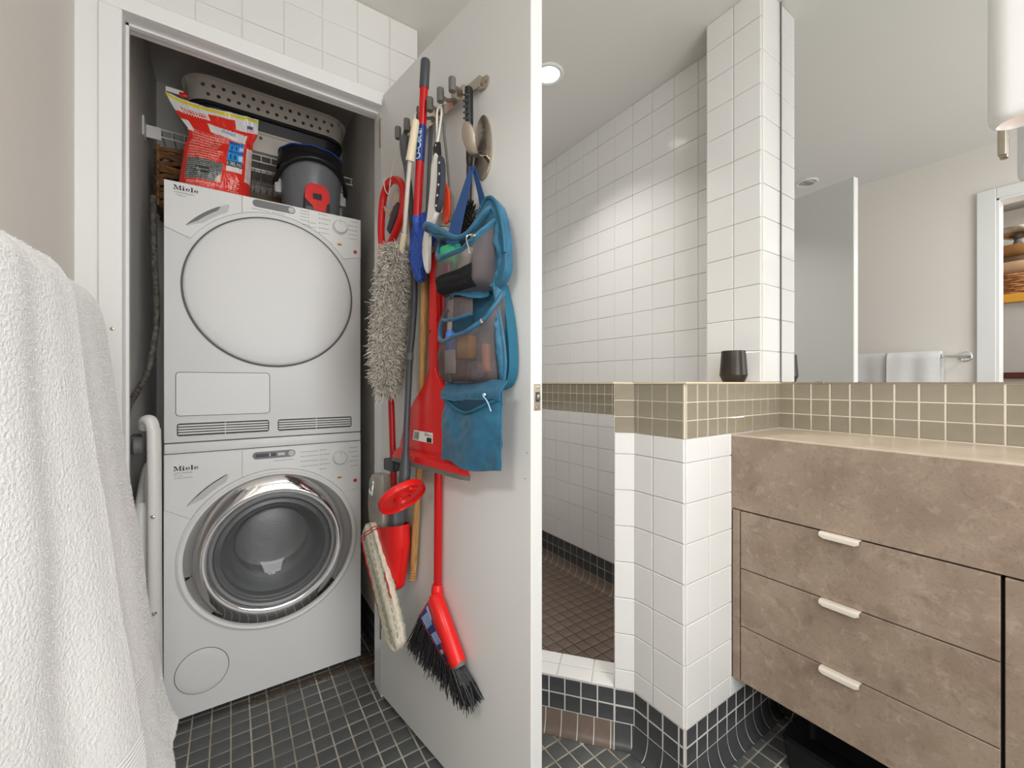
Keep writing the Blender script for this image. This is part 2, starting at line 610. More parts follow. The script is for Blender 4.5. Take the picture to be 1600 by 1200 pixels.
def cove_tiles(parent, name, p0, p1, nrm, z0, h, m, gap=0.003, d=0.05, out=0.032):
    """concave skirting pieces from p0 to p1 (xy), curving out to the floor along nrm"""
    p0, p1 = Vector((p0[0], p0[1], 0)), Vector((p1[0], p1[1], 0))
    L = (p1 - p0).length
    ux = (p1 - p0).normalized()
    nz = Vector((nrm[0], nrm[1], 0)).normalized()
    e = steps(0, L, d)
    def ring_prof(inset_):
        pr = [(0.0, h), (0.004 - inset_, h)]
        for k in range(1, 8):
            t = k / 7 * PI / 2
            pr.append((0.004 - inset_ + (out - 0.004) * (1 - math.cos(t)), h - inset_ * 0.6 - (h - 0.003) * math.sin(t)))
        return pr + [(out - inset_, 0.0), (0, 0)]
    bed = B()
    bed.prism(ring_prof(0.0008), -L / 2, L / 2, axes='yz')
    Rb = Matrix((ux, nz, ux.cross(nz))).transposed().to_4x4()
    if ux.cross(nz).z < 0:
        Rb = Matrix((-ux, nz, Vector((0, 0, 1)))).transposed().to_4x4()
    part('cove_bed', bed, M_GROUT_B, parent, Matrix.Translation(p0 + ux * L / 2 + Vector((0, 0, z0))) @ Rb, angle=40)
    for a, bb in zip(e, e[1:]):
        w = round(bb - a - gap, 3)
        if w < 0.006:
            continue
        key = (w, round(h, 3), m.name)
        if key not in COVE:
            b = B()
            prof = [(0.0, h), (0.004, h)]
            for k in range(1, 8):
                t = k / 7 * PI / 2
                prof.append((0.004 + (out - 0.004) * (1 - math.cos(t)), h - (h - 0.003) * math.sin(t)))
            prof += [(out, 0.0), (0, 0)]
            b.prism(prof, -w / 2, w / 2, axes='yz')
            me = b.mesh('cove', smooth=True, angle=40)
            me.materials.append(m)
            COVE[key] = me
        c = p0 + ux * (a + bb) / 2 + Vector((0, 0, z0))
        R = Matrix((ux, nz, ux.cross(nz))).transposed().to_4x4()
        if ux.cross(nz).z < 0:
            R = Matrix((-ux, nz, Vector((0, 0, 1)))).transposed().to_4x4()
        link(name, COVE[key], m, parent, Matrix.Translation(c) @ R)


# ------------------------------------------------------------------ room shell
XM = 1.531          # mirror wall
XL = -0.318         # towel wall
YF = 1.448          # closet front wall
YP, XP = 0.666, 1.002   # dwarf wall corner
P1 = Vector((1.002, 0.832, 0))
P2 = Vector((0.963, 0.877, 0))
CD = Vector((-0.64, 0.768, 0)).normalized()     # shower kerb direction
CN = Vector((0.768, 0.64, 0)).normalized()      # towards the shower
SH = 0.06           # shower floor height
OPX0, OPX1 = -0.23, 0.43
DOOR_H = 2.081

fl = struct('floor', B().box(-0.42, 1.65, -1.3, 2.42, -0.08, -0.0004), M_GROUT_F, 'small dark charcoal floor tiles with pale grout lines')


def floor_keep(c):
    if c.x < XL + 0.01 or c.x > XM - 0.02 or c.y > 2.28:
        return False
    if c.y > 1.73 and -0.15 < c.x < 0.40:
        return False                                     # under the machines
    if c.x > 0.50 and c.y > YF - 0.02:
        return False
    if c.y > YF and (c.x < OPX0 - 0.02):
        return False
    s = (c - P2).dot(CN)
    if s > 0.02 and c.y > 0.70 and (c.x > 0.5 or c.y < YF):
        return False
    if c.x > XP + 0.02 and c.y > YP + 0.02:
        return False
    return True


fw = Vector((math.sin(math.radians(33.92)), math.cos(math.radians(33.92)), 0))
rtv = Vector((fw.y, -fw.x, 0))
cells = []
x = 0.0515 * -6
while x < XM:
    y = -1.2 + 0.013
    while y < 2.3:
        c = Vector((x + 0.0258, y + 0.0258, 0))
        if floor_keep(c):
            Z = c.dot(fw)
            vis = Z > 1.12 and abs(c.dot(rtv) / max(Z, 0.01)) < 1.2
            cells.append((0 if vis else 1, abs(Z - 1.1), c))
        y += 0.0515
    x += 0.0515
cells.sort(key=lambda q: (q[0], q[1]))
ftm = tile_mesh(0.0468, 0.0468, 0.004, 0.0012, M_TILE_F)
bb = B()
for i, (_, _, c) in enumerate(cells):
    Mx = Matrix.Translation((c.x, c.y, -0.003 + random.uniform(-0.0003, 0.0003))) @ Matrix.Rotation(random.gauss(0, 0.003), 4, 'X') @ Matrix.Rotation(random.gauss(0, 0.003), 4, 'Y')
    if i < 300:
        link('floor_tile', ftm, M_TILE_F, fl, Mx)
    else:
        bb.M = Mx
        w = 0.0234
        q = [bb.v(p) for p in ((-w, -w, 0.004), (w, -w, 0.004), (w, w, 0.004), (-w, w, 0.004))]
        bb.f(q)
part('floor_tiles_beyond', bb, M_TILE_F, fl, smooth=False, kind='stuff')

struct('ceiling', B().box(-0.42, 1.65, -1.3, 2.42, CEIL, CEIL + 0.08), M_CEIL, 'plain white painted ceiling with a recessed lamp over the shower')

# mirror-side wall: white square tiles, a belt of olive glass tiles, dark skirting tiles in the shower
wr = struct('wall_right', B().box(XM, XM + 0.1, -1.3, 2.42, 0, CEIL), M_GROUT_W, 'wall of white square tiles with a belt of olive glass tiles')
yj = [0.853] + [0.957 + 0.1083 * k for k in range(13)]
yj = [y for y in yj if y < 2.26] + [2.30]
ye = [2.30 - y for y in yj][::-1]
# direction: u runs along -Y so that the tile normal points to -X
zs_up = steps(1.087, CEIL, 0.1078, 1.191)
tiles(wr, 'white_tile', (XM, 2.30, 0), (0, -1, 0), (0, 0, 1), ye, zs_up, M_TILE_W, gap=0.0018)
zs_lo = [0.216, 0.322, 0.432, 0.541, 0.651, 0.760, 0.868, 0.932]
tiles(wr, 'white_tile', (XM, 2.30, 0), (0, -1, 0), (0, 0, 1), ye, zs_lo, M_TILE_W, gap=0.0018)
b = B()
b.box(XM - 0.0034, XM, 0.851, 2.30, 0.932, 1.083)
part('glass_tile_bed', b, M_GROUT_C, wr, smooth=False)
gy = [2.30 - y for y in steps(0.853, 2.30, 0.05, 0.854 + 0.05)][::-1]
tiles(wr, 'glass_tile', (XM, 2.30, 0), (0, -1, 0), (0, 0, 1), gy, [0.932, 0.981, 1.031, 1.081], M_TILE_G, gap=0.0034, th=0.0045)
part('glass_tile_border', B().box(XM - 0.007, XM, 0.853, 2.30, 1.081, 1.0875, 0.001), M_CREAM, wr, smooth=False)
part('base_tile_bed', B().box(XM - 0.0030, XM, 0.853, 2.30, SH, 0.216), M_GROUT_F, wr, smooth=False)
tiles(wr, 'base_tile', (XM, 2.30, 0), (0, -1, 0), (0, 0, 1), gy, [0.112, 0.164, 0.216], M_TILE_K, gap=0.003)
cove_tiles(wr, 'cove_tile', (XM, 2.30), (XM, 0.86), (-1, 0), SH, 0.052, M_TILE_S, out=0.03)
# behind the vanity and under the mirror
part('glass_tile_bed', B().box(XM - 0.0034, XM, -1.2, YP, 0.932, 1.083), M_GROUT_C, wr, smooth=False)
tiles(wr, 'glass_tile', (XM, YP - 0.003, 0), (0, -1, 0), (0, 0, 1), steps(0, 1.6, 0.05, 0.0435), [0.936, 0.985, 1.034, 1.083], M_TILE_G, gap=0.0034, th=0.0045)
part('base_tile_bed', B().box(XM - 0.0030, XM, -1.2, YP, 0, 0.164), M_GROUT_B, wr, smooth=False)
tiles(wr, 'base_tile', (XM, YP, 0), (0, -1, 0), (0, 0, 1), steps(0, 1.0, 0.05), [0.063, 0.114, 0.164], M_TILE_K, gap=0.0042)
cove_tiles(wr, 'cove_tile', (XM, YP), (XM, -0.4), (-1, 0), 0, 0.063, M_TILE_K)

# dwarf wall beside the shower
poly = [(XP, YP), (XM, YP), (XM, 0.851), (1.12, 0.851), (P2.x + CN.x * 0.107, P2.y + CN.y * 0.107), (P2.x, P2.y), (P1.x, P1.y)]
pw = struct('wall_pony', B().prism(poly, 0, 1.083, axes='xy'), M_GROUT_W, 'white tiled dwarf wall with an olive glass tile band along its top')
zs_p = [0.164, 0.224, 0.332, 0.440, 0.548, 0.656, 0.764, 0.872, 0.936]
zb = [0.936, 0.985, 1.034, 1.083]
FACES = [
    ((XP, YP, 0), (1, 0, 0), [0, 0.107, 0.2145, 0.323, 0.431, 0.529], steps(0, 0.529, 0.0494)),
    ((XP, P1.y, 0), (0, -1, 0), [0, P1.y - 0.765, P1.y - YP], [0, 0.016, 0.066, 0.116, 0.166]),
    ((P2.x, P2.y, 0), tuple(P1 - P2), [0, (P1 - P2).length], [0, (P1 - P2).length]),
]
for org, ux, uw, ug in FACES:
    tiles(pw, 'white_tile', org, ux, (0, 0, 1), uw, zs_p, M_TILE_W, gap=0.0016, th=0.005, ch=0.0018)
    U = Vector(ux).normalized()
    nn = U.cross(Vector((0, 0, 1)))
    o2 = Vector(org)
    e2 = o2 + U * uw[-1]
    bz = B()
    q = [o2, e2, e2 + nn * 0.0036, o2 + nn * 0.0036]
    bz.prism([(p.x, p.y) for p in q], 0.936, 1.083, axes='xy')
    part('glass_tile_bed', bz, M_GROUT_C, pw, smooth=False)
    part('base_tile_bed', B().prism([(p.x, p.y) for p in q], 0.0, 0.164, axes='xy'), M_GROUT_B, pw, smooth=False)
    tiles(pw, 'glass_tile', org, ux, (0, 0, 1), ug, zb, M_TILE_G, gap=0.0034, th=0.0055)
    tiles(pw, 'base_tile', org, ux, (0, 0, 1), steps(0, uw[-1], 0.05) if uw[-1] > 0.08 else [0, uw[-1]], [0.063, 0.114, 0.164], M_TILE_K, gap=0.0042)
    cove_tiles(pw, 'cove_tile', (o2.x, o2.y), (e2.x, e2.y), (nn.x, nn.y), 0, 0.063, M_TILE_K)
capp = [(XP - 0.008, YP - 0.008), (XM, YP - 0.008), (XM, 0.857), (1.12, 0.857), (P2.x + CN.x * 0.115, P2.y + CN.y * 0.115), (P2.x - 0.008, P2.y - 0.002), (P1.x - 0.008, P1.y)]
part('capping', B().prism(capp, 1.083, 1.088, axes='xy', bev=0.001), M_CREAM, pw, smooth=False)

# pillar on the dwarf wall
pl = struct('wall_pillar', B().box(1.414, XM, YP, 0.851, 1.088, CEIL), M_GROUT_W, 'narrow white tiled pillar standing on the dwarf wall')
zp = steps(1.088, CEIL, 0.1075, 1.189)
tiles(pl, 'white_tile', (1.414, 0.851, 0), (0, -1, 0), (0, 0, 1), [0, 0.096, 0.185], zp, M_TILE_W, gap=0.0016, th=0.005, ch=0.002)
tiles(pl, 'white_tile', (1.414, YP, 0), (1, 0, 0), (0, 0, 1), [0, 0.117], zp, M_TILE_W, gap=0.0016, th=0.005, ch=0.002)
tiles(pl, 'white_tile', (XM, 0.851, 0), (-1, 0, 0), (0, 0, 1), [0, 0.117], zp, M_TILE_W, gap=0.0016, th=0.005, ch=0.002)

# shower kerb, tray
KL = 0.66
k0, k1 = P2, P2 + CD * KL
quad = [k0, k1, k1 + CN * 0.107, k0 + CN * 0.107]
kb = struct('trim_1', B().prism([(p.x, p.y) for p in quad], 0, 0.164, axes='xy'), M_GROUT_F, 'low shower kerb with white tiles on top and charcoal tiles on its face')
kf = [k1 - CN * 0.0030, k0 - CN * 0.0030, k0, k1]
part('kerb_face_bed', B().prism([(p.x, p.y) for p in kf], 0, 0.164, axes='xy'), M_GROUT_B, kb, smooth=False)
part('kerb_bed', B().prism([(p.x, p.y) for p in quad], 0.164, 0.165, axes='xy'), M_GROUT_W, kb, smooth=False)
tiles(kb, 'white_tile', tuple(k1 + Vector((0, 0, 0.165))), tuple(-CD), tuple(CN), steps(0, KL, 0.108, KL - 0.108 * 5 - 0.068), [-0.004, 0.052, 0.107], M_TILE_W, gap=0.003, th=0.005)
tiles(kb, 'base_tile', tuple(k1), tuple(-CD), (0, 0, 1), [KL - q for q in steps(0, KL, 0.05)][::-1], [0.063, 0.114, 0.164], M_TILE_K, gap=0.0042)
cove_tiles(kb, 'cove_tile', (k1.x, k1.y), (k0.x, k0.y), (-CN.x, -CN.y), 0, 0.063, M_TILE_S)
inner = [k0 + CN * 0.107, k1 + CN * 0.107]
tray = [(inner[1].x, inner[1].y), (inner[0].x, inner[0].y), (1.12, 0.851), (XM, 0.851), (XM, 2.30), (0.56, 2.30), (0.56, 1.53)]
sf = struct('floor_shower', B().prism(tray, 0, SH - 0.003, axes='xy'), mat('shower_grout', rgb(88, 76, 68), 0.9), 'shower floor of small brown grey square tiles')


def tray_keep(c):
    return c.x < XM - 0.03 and c.y < 2.27 and (c - P2).dot(CN) > 0.107 + 0.026 and c.x > 0.59 and c.y > 0.89


cellsS = []
for i in range(20):
    for j in range(30):
        c = Vector((0.56 + 0.0505 * (i + 0.5), 0.87 + 0.0505 * (j + 0.5), 0))
        if tray_keep(c):
            cellsS.append((c.y - 0.3 * c.x, c))
cellsS.sort(key=lambda q: q[0])
stm = tile_mesh(0.0475, 0.0475, 0.004, 0.0012, M_TILE_S)
bb = B()
for i, (_, c) in enumerate(cellsS):
    Mx = Matrix.Translation((c.x, c.y, SH - 0.0035)) @ Matrix.Rotation(random.gauss(0, 0.003), 4, 'X') @ Matrix.Rotation(random.gauss(0, 0.003), 4, 'Y')
    if i < 290:
        link('floor_tile', stm, M_TILE_S, sf, Mx)
    else:
        bb.M = Mx
        w = 0.0237
        bb.f([bb.v(p) for p in ((-w, -w, 0.004), (w, -w, 0.004), (w, w, 0.004), (-w, w, 0.004))])
part('floor_tiles_beyond', bb, M_TILE_S, sf, smooth=False, kind='stuff')

# closet front wall with its opening, tiled above the casing
wf = struct('wall_front', B().box(OPX0, OPX1, YF, YF + 0.08, 2.037, CEIL)
            .box(OPX1, 0.56, YF, YF + 0.08, 0, CEIL).box(XL, OPX0, YF, YF + 0.08, 0, CEIL), M_TRIM,
            'white wall around the laundry closet opening, tiled above it')
part('tile_bed', B().box(OPX0 - 0.02, 0.56, YF - 0.0012, YF, DOOR_H + 0.004, CEIL), M_GROUT_W, wf, smooth=False)
tiles(wf, 'white_tile', (0, YF, 0), (1, 0, 0), (0, 0, 1), steps(OPX0 - 0.02, 0.56, 0.108, -0.19), steps(DOOR_H + 0.004, CEIL, 0.108, 2.143), M_TILE_W, gap=0.0018)
cs = struct('trim_2', B().box(OPX0 - 0.043, OPX1 + 0.02, YF - 0.012, YF, 2.037, DOOR_H, 0.002)
            .box(OPX0 - 0.044, OPX0, YF - 0.012, YF, 0, 2.037, 0.002), M_TRIM, 'white painted casing around the laundry closet opening')
part('stop_bead', B().box(OPX0 - 0.0005, OPX0 + 0.006, YF + 0.035, YF + 0.05, 0, 2.037).box(OPX0, OPX1, YF + 0.035, YF + 0.05, 2.031, 2.0375), M_TRIM, cs, smooth=False)
part('strike_screw', B().lathe([(0, -0.004), (0.004, -0.003), (0.005, 0)], 12, (OPX0 - 0.018, YF - 0.012, 1.222), 'y'), M_NICKEL, cs)

CY1 = 2.30
struct('wall_closet_left', B().box(XL - 0.1, -0.26, YF + 0.08, CY1 + 0.1, 0, CEIL), M_CLOSET, 'scuffed pale grey side wall inside the laundry closet by the step stool')
cr = struct('wall_closet_right', B().box(0.48, 0.56, YF + 0.08, CY1 + 0.1, 0, CEIL), M_CLOSET, 'pale grey side wall inside the laundry closet behind the door hinges')
part('base_tile_bed', B().box(0.477, 0.48, YF + 0.08, CY1, 0, 0.163), M_GROUT_B, cr, smooth=False)
tiles(cr, 'base_tile', (0.48, CY1, 0), (0, -1, 0), (0, 0, 1), steps(0, CY1 - YF - 0.082, 0.05), [0.004, 0.056, 0.108, 0.16], M_TILE_K, gap=0.003)
struct('wall_closet_back', B().box(-0.36, 1.65, CY1, CY1 + 0.1, 0, CEIL), M_CLOSET, 'dim grey rear wall of the laundry closet, tiled where it closes the shower')

rw_ = bpy.data.objects['wall_closet_back']
tiles(rw_, 'white_tile', (0, CY1, 0), (1, 0, 0), (0, 0, 1), steps(0.562, XM - 0.006, 0.108), zs_up, M_TILE_W, gap=0.0018)
tiles(rw_, 'white_tile', (0, CY1, 0), (1, 0, 0), (0, 0, 1), steps(0.562, XM - 0.006, 0.108), zs_lo, M_TILE_W, gap=0.0018)
tiles(rw_, 'glass_tile', (0, CY1, 0), (1, 0, 0), (0, 0, 1), steps(0.562, XM - 0.006, 0.05), [0.932, 0.981, 1.031, 1.081], M_TILE_G, gap=0.0034)
tiles(rw_, 'base_tile', (0, CY1, 0), (1, 0, 0), (0, 0, 1), steps(0.562, XM - 0.006, 0.05), [0.06, 0.112, 0.164, 0.216], M_TILE_K, gap=0.003)
# towel wall with the doorway to the hall
DY0, DY1, DZ = -0.46, 0.405, 2.06
wl = struct('wall_left', B().box(XL - 0.1, XL, DY1, YF + 0.08, 0, CEIL).box(XL - 0.1, XL, -1.3, DY0, 0, CEIL)
            .box(XL - 0.1, XL, DY0, DY1, DZ, CEIL), M_BEIGE, 'beige painted wall behind the hanging towels')
tr = struct('trim_3', B().box(XL, XL + 0.016, DY1, DY1 + 0.07, 0, DZ + 0.054, 0.003).box(XL, XL + 0.016, DY0 - 0.07, DY0, 0, DZ + 0.054, 0.003)
            .box(XL, XL + 0.016, DY0, DY1, DZ, DZ + 0.054, 0.003).box(XL - 0.1, XL + 0.012, DY1 - 0.012, DY1, 0, DZ, 0.002).box(XL - 0.1, XL + 0.012, DY0, DY1, DZ - 0.012, DZ, 0.002),
            M_TRIM, 'white door casing on the beige wall')
struct('wall_back', B().box(-0.42, -0.12, -1.3, -1.2, 0, CEIL).box(0.96, 1.65, -1.3, -1.2, 0, CEIL).box(-0.12, 0.96, -1.3, -1.2, 0, 0.44).box(-0.12, 0.96, -1.3, -1.2, 2.14, CEIL), M_BEIGE, 'beige painted wall behind the camera')
wn = struct('added_window_1', B().box(-0.12, 0.96, -1.27, -1.265, 0.44, 2.14), mat('added_glow_pane', rgb(240, 243, 246), 0.4, emit=(0.95, 0.98, 1, 1), estr=1.2), 'added frosted window lighting the room from behind the camera')  # added window out of view, its pane glows to fill the room
for q in ((-0.12, -0.07, 0.44, 2.14), (0.91, 0.96, 0.44, 2.14), (-0.07, 0.91, 0.44, 0.49), (-0.07, 0.91, 2.09, 2.14), (0.40, 0.44, 0.49, 2.09)):
    part('added_window_frame', B().box(q[0], q[1], -1.28, -1.215, q[2], q[3], 0.004), M_TRIM, wn, smooth=False)

# hall beyond the doorway (seen in the mirror)
struct('floor_hall', B().box(-2.1, -0.418, -1.3, 1.40, -0.08, 0), M_WOODB, 'hall floor beyond the doorway')
struct('ceiling_hall', B().box(-2.1, -0.418, -1.3, 1.40, CEIL, CEIL + 0.08), M_CEIL, 'hall ceiling beyond the doorway')
struct('wall_hall_left', B().box(-2.2, -2.1, -1.3, 1.40, 0, CEIL), M_PAINT, 'hall wall beyond the doorway')
struct('wall_hall_back', B().box(-2.1, -0.418, -1.4, -1.3, 0, CEIL), M_PAINT, 'hall end wall behind the doorway')
struct('wall_hall_front', B().box(-2.1, -0.418, 1.30, 1.40, 0, CEIL), M_PAINT, 'hall end wall past the shelf')

# ------------------------------------------------------------------ lamps
t = thing('recessed_downlight', 'lit round recessed downlight in the ceiling over the shower', 'ceiling light', (1.085, 1.345, CEIL))
part('trim_ring', B().lathe([(0.062, 0), (0.064, -0.004), (0.058, -0.008), (0.047, -0.006), (0.046, 0)], 40, (1.085, 1.345, CEIL)), M_TRIM, t)
part('diffuser', B().lathe([(0.046, -0.003), (0.02, -0.005), (0, -0.005)], 32, (1.085, 1.345, CEIL)), M_LAMPDISC, t)
t = thing('gimbal_downlight', 'unlit round gimbal downlight in the ceiling, seen in the mirror', 'ceiling light', (0.021, 1.155, CEIL))
part('trim_ring', B().lathe([(0.06, 0), (0.062, -0.005), (0.055, -0.010), (0.045, -0.008), (0.044, -0.001)], 36, (0.021, 1.155, CEIL)), M_TRIM, t)
b = B()
b.M = Matrix.Translation((0.021, 1.155, CEIL - 0.004)) @ Matrix.Rotation(0.22, 4, 'X')
b.lathe([(0.044, 0.003), (0.042, -0.006), (0.034, -0.009), (0.028, -0.001), (0, 0.001)], 32)
part('gimbal', b, mat('gimbal_grey', rgb(176, 175, 170), 0.4), t)
for nm, lx, ly, lab in (('added_ceiling_lamp', 0.50, -0.45, 'added unseen round flush ceiling lamp over the vanity end of the room'), ('added_hall_lamp', -1.0, -0.25, 'added unseen round flush ceiling lamp in the hall')):  # both lamps are added for their light and stay out of view
    t = thing(nm, lab, 'ceiling light', (lx, ly, CEIL))
    part('base_ring', B().lathe([(0.24, 0), (0.285, 0), (0.288, -0.03), (0.275, -0.036), (0.272, -0.03)], 48, (lx, ly, CEIL)), M_TRIM, t)
    part('diffuser', B().lathe([(0.272, -0.03), (0.26, -0.050), (0.2, -0.064), (0.0, -0.068)], 48, (lx, ly, CEIL)), M_FLUSH, t)

# ------------------------------------------------------------------ closet door (opened about 100 degrees)
AD = math.radians(9.43)
H = Vector((0.430, 1.448, 0))
DX = Vector((math.sin(AD), -math.cos(AD), 0))
DN = Vector((-math.cos(AD), -math.sin(AD), 0))
FD = Matrix((DX, -DN, Vector((0, 0, 1)))).transposed().to_4x4()
FD.translation = H          # door frame: x along the door, -y out of its face, z up
DW = 0.719
dr = part('door_1', B().box(0.0, DW, 0, 0.036, 0.012, 2.072, 0.0018, 1), M_DOORPAINT, None, FD, smooth=False)
tag(dr, 'flat white closet door standing open, cleaning tools hung on its inner face', kind='structure')
lp = part('latch_plate', B().box(DW - 0.0002, DW + 0.0016, 0.008, 0.029, 1.024, 1.083, 0.0006, 1), M_NICKEL, dr, FD, smooth=False)
for z in (1.031, 1.076):
    part('screw', B().lathe([(0.0036, 0), (0.0030, 0.0012), (0, 0.0014)], 12, (DW + 0.0014, 0.0185, z), 'x'), M_CHROME, lp, FD)
part('latch_tongue', B().box(DW + 0.001, DW + 0.006, 0.0135, 0.0235, 1.048, 1.060, 0.001), M_STEEL, lp, FD)
part('latch_slot', B().box(DW + 0.0012, DW + 0.0019, 0.012, 0.025, 1.043, 1.065), M_SEAM, lp, FD, smooth=False)
part('hinge_knuckle', B().lathe([(0, -0.05), (0.007, -0.05), (0.007, 0.05), (0, 0.05)], 12, (-0.006, 0.004, 1.95)), M_NICKEL, dr, FD)
part('hinge_knuckle', B().lathe([(0, -0.05), (0.007, -0.05), (0.007, 0.05), (0, 0.05)], 12, (-0.006, 0.004, 0.25)), M_NICKEL, dr, FD)
part('bumper_dot', B().lathe([(0.014, 0), (0.014, -0.003), (0.010, -0.005), (0, -0.006)], 20, (0.026, 0, 2.045), 'y'), mat('clear_bumper', rgb(205, 205, 203), 0.3), dr, FD)
for q in ((0.700, 0.872), (0.707, 0.93)):
    part('screw_hole', B().lathe([(0.0018, 0), (0, -0.0004)], 8, (q[0], -0.0001, q[1]), 'y'), M_GASKET, dr, FD)

# ------------------------------------------------------------------ laundry machines
FM = Matrix.Translation((-0.174, 1.687, 0))
MW = 0.595


def arc(cx, cz, r, a0, a1, n=24):
    return [(cx + r * math.cos(a0 + (a1 - a0) * k / n), cz + r * math.sin(a0 + (a1 - a0) * k / n)) for k in range(n + 1)]


def rrect(x0, x1, z0, z1, r, n=5):
    out = []
    for cx, cz, a in ((x1 - r, z1 - r, 0), (x0 + r, z1 - r, PI / 2), (x0 + r, z0 + r, PI), (x1 - r, z0 + r, 1.5 * PI)):
        out += [(cx + r * math.cos(a + PI / 2 * k / n), cz + r * math.sin(a + PI / 2 * k / n)) for k in range(n + 1)]
    return out


def lettering(parent, txt, size, x, z, y, m, M, name='lettering', bold=0.0, wide=1.0, spacing=1.0):
    me = text_mesh(txt, size, bold, spacing=spacing)
    Mx = M @ Matrix.Translation((x, y, z)) @ Matrix.Rotation(PI / 2, 4, 'X') @ Matrix.Diagonal((wide, 1, 1, 1))
    return link(name, me, m, parent, Mx)


def brand_word(parent, x, z, y, M, hgt=0.0145):
    """the heavy slab serif maker's word, built letter by letter"""
    b = B()
    w = hgt
    def bar(x0, x1, z0, z1):
        b.box(x + x0 * w, x + x1 * w, y, y + 0.0004, z + z0 * w, z + z1 * w)
    def para(p):
        b.prism([(x + a * w, z + c * w) for a, c in p], y, y + 0.0004)
    # M
    bar(-0.06, 0.36, 0, 0.13); bar(0.08, 0.18, 0, 1.0); bar(-0.06, 0.24, 0.87, 1.0)
    para([(0.10, 1.0), (0.36, 1.0), (0.70, 0.22), (0.58, 0.0)])
    para([(0.58, 0.0), (0.66, 0.0), (1.06, 1.0), (0.98, 1.0)])
    bar(0.98, 1.22, 0, 1.0); bar(0.88, 1.34, 0, 0.13); bar(1.0, 1.34, 0.87, 1.0)
    # i
    bar(1.52, 1.78, 0, 0.66); bar(1.42, 1.88, 0, 0.11); bar(1.42, 1.70, 0.56, 0.66); bar(1.54, 1.78, 0.77, 0.98)
    def ring(cx, top=0.68):
        n = 18
        for k in range(n):
            a0, a1 = 2 * PI * k / n, 2 * PI * (k + 1) / n
            if 1.86 * PI < (a0 + a1) / 2 or (a0 + a1) / 2 < 0.02 * PI:
                continue
            def P(a, q):
                rx = 0.36 if q else 0.36 - 0.20 * (abs(math.cos(a)) ** 1.2) - 0.05
                rz = top / 2 if q else top / 2 - 0.07
                return (cx + rx * math.cos(a), top / 2 + rz * math.sin(a))
            para([P(a0, 1), P(a1, 1), P(a1, 0), P(a0, 0)])
        bar(cx - 0.2, cx + 0.34, top * 0.47, top * 0.57)
    ring(2.40)
    bar(3.00, 3.26, 0, 1.0); bar(2.90, 3.36, 0, 0.11); bar(2.90, 3.18, 0.89, 1.0)
    ring(3.88)
    return part('maker_name', b, M_INK, parent, M, smooth=False, label='dark slab serif maker lettering')


def fascia(t, ztop, cx, cz, zl, zr, R=0.277):
    xl, xs, xr = 0.067, 0.205, 0.530
    al, asx, ar = math.acos((xl - cx) / R), math.acos((xs - cx) / R), math.acos((xr - cx) / R)
    left = [(0.0012, ztop), (xs - 0.0009, ztop)] + arc(cx, cz, R, asx + 0.003, al, 14) + [(0.0012, zl)]
    right = [(xs + 0.0009, ztop), (MW - 0.0012, ztop), (MW - 0.0012, zr)] + arc(cx, cz, R, ar, asx - 0.003, 24)
    d = part('detergent_drawer', B().prism(left, -0.005, 0.0, bev=0.0008), M_APPL2, t, FM, smooth=False)
    p = part('control_panel', B().prism(right, -0.005, 0.0, bev=0.0008), M_APPL2, t, FM, smooth=False)
    return d, p


def crescent(cx, cz, r0, r1, a0, a1, n=20):
    out_, in_ = [], []
    for k in range(n + 1):
        u = k / n
        a = a0 + (a1 - a0) * u
        w = (r1 - r0) * min(1, 3.0 * u + 0.10, 6 * (1 - u) + 0.35)
        out_.append((cx + r1 * math.cos(a), cz + r1 * math.sin(a)))
        in_.append((cx + (r1 - w) * math.cos(a), cz + (r1 - w) * math.sin(a)))
    return out_ + in_[::-1]


